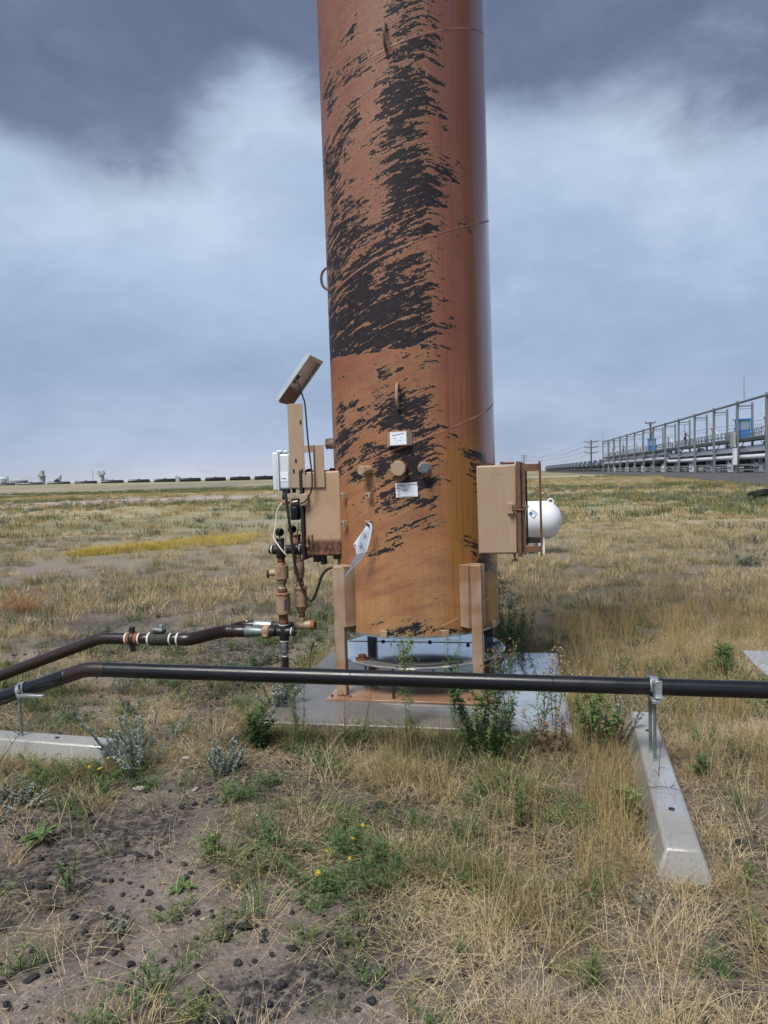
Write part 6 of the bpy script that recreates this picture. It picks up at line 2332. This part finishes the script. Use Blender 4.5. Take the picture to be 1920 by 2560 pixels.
# ------------------------------------------------------------------ single plants
def weed(name, label, x, y, rng, ns, h, spread, per, leaf, width, lmat, smat='weed_light', up=.6, lean=.5, stem_w=.0035, head=None, group='weeds round the pad', cat='weed', tip=1.):
    o = thing(name, label, cat, (x, y, gz(x, y) if free(np.array([x]), np.array([y]), 0)[0] else .06), 0, group)
    a_, b_, c_, d_ = leaves_on_stems(rng, ns, h, spread, per, leaf, width, up, lean, stem_w, tip)
    me = arr_mesh('stems', c_, d_)
    link('stems', me, M[smat], o, smooth=60)
    me = arr_mesh('foliage', a_, b_)
    link('foliage', me, M[lmat], o, smooth=0)
    if head:
        tops = c_.reshape(-1, 5, 3, 3)[:, -1, 0]
        HV = []
        for tpt in tops:
            for k in range(head[1]):
                q = tpt + rng.normal(0, 1, 3) * np.array([head[2], head[2], head[3]]) - np.array([0, 0, head[3] * .6])
                dr_ = rng.normal(size=3)
                dr_ /= np.linalg.norm(dr_)
                sd = np.cross(dr_, rng.normal(size=3))
                sd /= np.linalg.norm(sd)
                l = head[4]
                HV += [q - dr_ * l, q + sd * l * .7, q + dr_ * l, q - sd * l * .7]
        HV = np.array(HV)
        sh_ = link('seed_heads', arr_mesh('seed_heads', HV, np.arange(len(HV)).reshape(-1, 4)), M[head[0]], o, smooth=0)
        sh_['kind'] = 'stuff'
    return o


weed('horseweed', 'tall horseweed with a pale branching top before the middle of the base plate', .115, 4.70, rs(501), 2, (.56, .62), .04, 130, .065, .006, 'weed_green', head=('weed_light', 150, .035, .085, .009), up=.55, lean=.3)
weed('horseweed', 'tall slender horseweed right of the middle, before the base plate', .405, 4.68, rs(502), 2, (.50, .60), .04, 150, .075, .006, 'weed_green', up=.55, lean=.3, tip=.7)
weed('horseweed', 'thin green horseweed trio over the left part of the pad', -.555, 4.60, rs(503), 5, (.34, .50), .13, 62, .06, .0055, 'weed_green', up=.55, lean=.6, head=('weed_light', 24, .012, .03, .006))
weed('leafy_weed', 'dark leafy weed at the front left corner of the pad', -.80, 4.62, rs(504), 9, (.12, .26), .16, 60, .05, .018, 'weed_green', up=.35)
weed('bushy_weed', 'large bushy green weed before the right leg, tallest of the plants', .60, 4.36, rs(505), 24, (.18, .52), .26, 125, .040, .016, 'weed_green', up=.35, lean=.75)
weed('horseweed', 'tall horseweed with a withered brown top rising over the bushy weed', .70, 4.42, rs(506), 3, (.56, .66), .06, 130, .07, .007, 'weed_green', up=.5, lean=.4, head=('stem_brown', 40, .025, .04, .012))
weed('willow_weed', 'long leaved green weed on the wet slab right of the bushy weed', .93, 4.60, rs(507), 5, (.25, .36), .12, 26, .11, .010, 'weed_green', up=.35, lean=.8)
weed('seeding_weed', 'seeding weed with a greenish white top before the wet slab', 1.02, 4.66, rs(508), 3, (.40, .46), .08, 46, .05, .006, 'weed_light', up=.6, lean=.6, head=('seed_tan', 60, .03, .05, .009))
weed('seeding_weed', 'second seeding weed with loose pale tops near the slab corner', 1.14, 4.56, rs(509), 4, (.32, .42), .11, 42, .05, .006, 'weed_light', up=.6, lean=.6, head=('seed_tan', 46, .03, .05, .009))
weed('dead_weed', 'dead brown weed crumpled in front of the seeding weeds', .96, 4.38, rs(510), 12, (.14, .30), .14, 46, .035, .016, 'seed_tan', 'stem_brown', up=.3, lean=.7)
weed('leafy_weed', 'dark green broad leaved weed at the right corner of the pad', 1.24, 4.42, rs(511), 13, (.18, .36), .17, 70, .05, .020, 'weed_green', up=.35)
weed('leafy_weed', 'green weed patch behind the tower at its right side', 1.18, 6.98, rs(512), 22, (.18, .42), .34, 80, .07, .010, 'weed_green', up=.6)
weed('leafy_weed', 'upright green weed beside the right rear leg', .97, 6.52, rs(513), 10, (.45, .82), .20, 90, .075, .010, 'weed_green', up=.55, head=('weed_light', 26, .03, .06, .01))
weed('leafy_weed', 'green weed beside the corner of the far right slab', 2.62, 5.95, rs(514), 12, (.14, .30), .20, 80, .06, .012, 'weed_green', up=.4)
weed('leafy_weed', 'green lobed weed leaning on the left side of the right wheel stop', 1.12, 3.50, rs(515), 8, (.08, .18), .10, 44, .05, .014, 'weed_light', 'weed_green', up=.35, lean=.9)
weed('thistle', 'dark blue green thistle standing alone in the straw left of the right wheel stop', .84, 3.42, rs(516), 4, (.14, .24), .07, 44, .045, .009, 'weed_green', up=.3, lean=.5)
weed('thistle', 'dark thistle in the straw beside its larger twin, nearer the middle', .58, 3.46, rs(517), 3, (.12, .20), .06, 36, .045, .009, 'weed_green', up=.3, lean=.5)
weed('leafy_weed', 'small pinkish topped weed beside the right wheel stop', 1.66, 3.95, rs(518), 6, (.08, .15), .08, 34, .045, .012, 'weed_green', up=.4, head=('pinkish', 10, .012, .012, .007) if 'pinkish' in M else None)
weed('sagebrush', 'silver sage bush at the end of the left wheel stop', -1.46, 4.30, rs(520), 30, (.16, .36), .24, 130, .024, .011, 'sage', 'sage', up=.9, lean=.95, cat='sage', group='sage plants')
weed('sagebrush', 'grey sage sprig left of the right wheel stop behind', 1.34, 4.46, rs(521), 9, (.16, .32), .16, 80, .026, .012, 'sage', 'stem_brown', up=.8, lean=.9, cat='sage', group='sage plants')
weed('sagebrush', 'pale sage mat at the left picture edge in the foreground', -1.93, 3.86, rs(522), 26, (.04, .09), .22, 60, .022, .012, 'sage', 'sage_dull', up=.6, cat='sage', group='sage plants')
weed('sagebrush', 'pale sage sprigs right of the dark gravel before the pad', -.95, 4.22, rs(523), 12, (.10, .20), .16, 80, .026, .012, 'sage', 'sage', up=.8, cat='sage', group='sage plants')
weed('sagebrush', 'sage clump at the back left edge of the pad under the black pipe', -.78, 5.25, rs(524), 20, (.10, .22), .24, 90, .028, .013, 'sage', 'sage', up=.8, cat='sage', group='sage plants')
weed('sagebrush', 'small bluish sage tuft on the bare soil at lower left', -1.02, 2.72, rs(525), 12, (.03, .08), .07, 40, .018, .008, 'sage_dull', 'sage_dull', up=.6, cat='sage', group='sage plants')
weed('low_weed', 'small green weed in the lower middle of the foreground', .22, 2.50, rs(526), 4, (.06, .11), .04, 20, .035, .005, 'weed_light', 'weed_green', up=.5)
weed('low_weed', 'bright green weed sprout at the bottom right of the foreground', .62, 2.32, rs(527), 4, (.08, .15), .04, 26, .04, .005, 'weed_light', 'weed_green', up=.5)
weed('low_weed', 'green grassy weed at the bottom right corner', 1.28, 2.36, rs(528), 5, (.07, .13), .06, 26, .04, .006, 'weed_green', 'weed_green', up=.5)
weed('low_weed', 'upright green weed among stones at the left of the foreground', -1.32, 3.02, rs(529), 4, (.08, .16), .05, 26, .03, .007, 'weed_green', 'stem_brown', up=.4)
weed('low_weed', 'low green weed between the tufts in the left foreground', -.78, 3.30, rs(530), 6, (.05, .10), .09, 26, .035, .009, 'weed_green', 'stem_brown', up=.4)
weed('tumbleweed', 'round orange dry tumbleweed in the field at the left edge', -4.62, 9.60, rs(531), 90, (.10, .34), .34, 26, .05, .006, 'tumble', 'tumble', up=.7, lean=1.0, stem_w=.002, cat='tumbleweed', group=None)


# yellow flowering weeds
def flower_weed(label, x, y, seed, n, r):
    o = weed('flowering_weed', label, x, y, rs(seed), 26, (.05, .13), r, 46, .024, .007, 'weed_green', 'weed_green', up=.5, lean=.9, cat='flower', group='yellow flowering weeds')
    rng = rs(seed + 50)
    for k in range(n):
        a = rng.uniform(0, 2 * PI)
        q = Vector((r * .75 * rng.uniform(.1, 1) * math.cos(a), r * .75 * rng.uniform(.1, 1) * math.sin(a), rng.uniform(.09, .14)))
        mb = MB()
        nrm_ = Vector((rng.normal() * .4, -.5 + rng.normal() * .3, 1)).normalized()
        e1_ = nrm_.orthogonal().normalized()
        e2_ = nrm_.cross(e1_)
        for j in range(9):
            b_ = 2 * PI * j / 9
            d_ = e1_ * math.cos(b_) + e2_ * math.sin(b_)
            s_ = nrm_.cross(d_)
            mb.add([q + d_ * .003, q + d_ * .0055 + s_ * .0016, q + d_ * .0105 + nrm_ * .001, q + d_ * .0055 - s_ * .0016], [(0, 1, 2, 3)])
        mb.lathe([(.0028, 0), (.0028, .002), (.001, .003)], q, nrm_, n=8)
        bl_ = mb.build('blossom', M['yellow_fl'], o, smooth=0)
        MB().tube([q, q - Vector((q.x * .3, q.y * .3, q.z * .9))], .0014, 4).build('flower_stalk', M['weed_light'], bl_)


flower_weed('yellow flowering weed in the lower middle of the foreground', -.28, 2.93, 601, 4, .20)
flower_weed('yellow flowering weed below the end of the left wheel stop', -1.58, 4.12, 602, 5, .17)
flower_weed('yellow flowering weed right of centre before the big straw patch', -.12, 3.18, 603, 2, .14)

# broad leaved rosettes: each leaf on its own
def rosette(label, x, y, n, ll, lw, seed):
    o = thing('rosette_weed', label, 'weed', (x, y, gz(x, y)), 0, 'broad leaved rosettes')
    rng = rs(seed)
    for k in range(n):
        a = 2 * PI * k / n + rng.normal() * .25
        el = rng.uniform(.25, .95)
        d_ = Vector((math.cos(a), math.sin(a), 0))
        s_ = Vector((-math.sin(a), math.cos(a), 0))
        l = ll * rng.uniform(.7, 1.15)
        vs, fs = [], []
        for i in range(6):
            t = i / 5
            c = d_ * (l * t * math.cos(el)) + Vector((0, 0, l * (math.sin(el) * t - .45 * t * t) + .01))
            w = lw * math.sin(PI * min(t * .9 + .08, 1)) ** .8
            vs += [c - s_ * w / 2 + Vector((0, 0, w * .2)), c, c + s_ * w / 2 + Vector((0, 0, w * .2))]
        for i in range(5):
            for j in range(2):
                q = i * 3 + j
                fs.append((q, q + 1, q + 4, q + 3))
        MB().add(vs, fs).build('leaf', M['weed_green'], o, smooth=180)
    return o


rosette('broad leaved rosette weed on the soil at the left of the foreground', -1.63, 3.45, 12, .15, .034, 701)
rosette('small rosette weed on bare soil behind the lower left stones', -.86, 3.02, 8, .08, .022, 702)
rosette('leafy rosette at the right edge of the picture', 1.80, 3.05, 10, .13, .03, 703)

# dark dead stalks
def stalk(label, pts, r=.003):
    p0 = Vector(pts[0])
    o = thing('dead_stalk', label, 'stalk', p0, 0, 'dead stalks', base=tuple(p0))
    sp_ = spline(pts, 5)
    MB().tube(sp_, [lerp(r, r * .35, i / (len(sp_) - 1)) for i in range(len(sp_))], 5).build('stem', M['stem_brown'], o)
    rng = rs(int(abs(p0.x * 1000)))
    mb = MB()
    for k in range(7):
        i = int(rng.integers(len(sp_) // 4, len(sp_)))
        q = sp_[i]
        e_ = q + Vector((rng.normal() * .05, rng.normal() * .05, rng.uniform(.01, .06)))
        mb.tube([q, q.lerp(e_, .5) + Vector((0, 0, .008)), e_], [r * .5, r * .4, r * .25], 4)
    mb.build('twigs', M['stem_brown'], o)


stalk('bare dark twig bending over the right wheel stop near the rods', [(1.30, 3.62, .0), (1.33, 3.70, .16), (1.38, 3.78, .30), (1.44, 3.84, .42)])
stalk('thin dead twig lying across the right wheel stop', [(1.22, 3.55, .13), (1.30, 3.52, .14), (1.40, 3.48, .125)], .0025)
stalk('leaning dead stalk behind the right wheel stop', [(1.25, 4.3, .0), (1.42, 4.4, .16), (1.66, 4.5, .33)])
stalk('dead stalk by the left picture edge in front of the wheel stop', [(-2.30, 4.36, .0), (-2.25, 4.38, .08), (-2.17, 4.42, .20)])
stalk('dark dry stalk standing in the field left of the brown gas line', [(-2.10, 6.6, .0), (-2.11, 6.62, .2), (-2.09, 6.65, .45)])
stalk('thin dry stalk standing behind the wrapped valve', [(-1.52, 6.3, .0), (-1.53, 6.3, .25), (-1.50, 6.32, .62)])
stalk('thin brown stalk in front of the pad left of the front leg', [(-.28, 4.60, .0), (-.275, 4.62, .15), (-.27, 4.64, .28)])
stalk('leaning straw coloured stalk crossing the front of the pad', [(-.17, 4.62, .0), (-.13, 4.68, .2), (-.06, 4.78, .47)])
stalk('dark dead stalk standing right of the right wheel stop', [(1.72, 3.5, .0), (1.76, 3.55, .14), (1.85, 3.62, .30)])
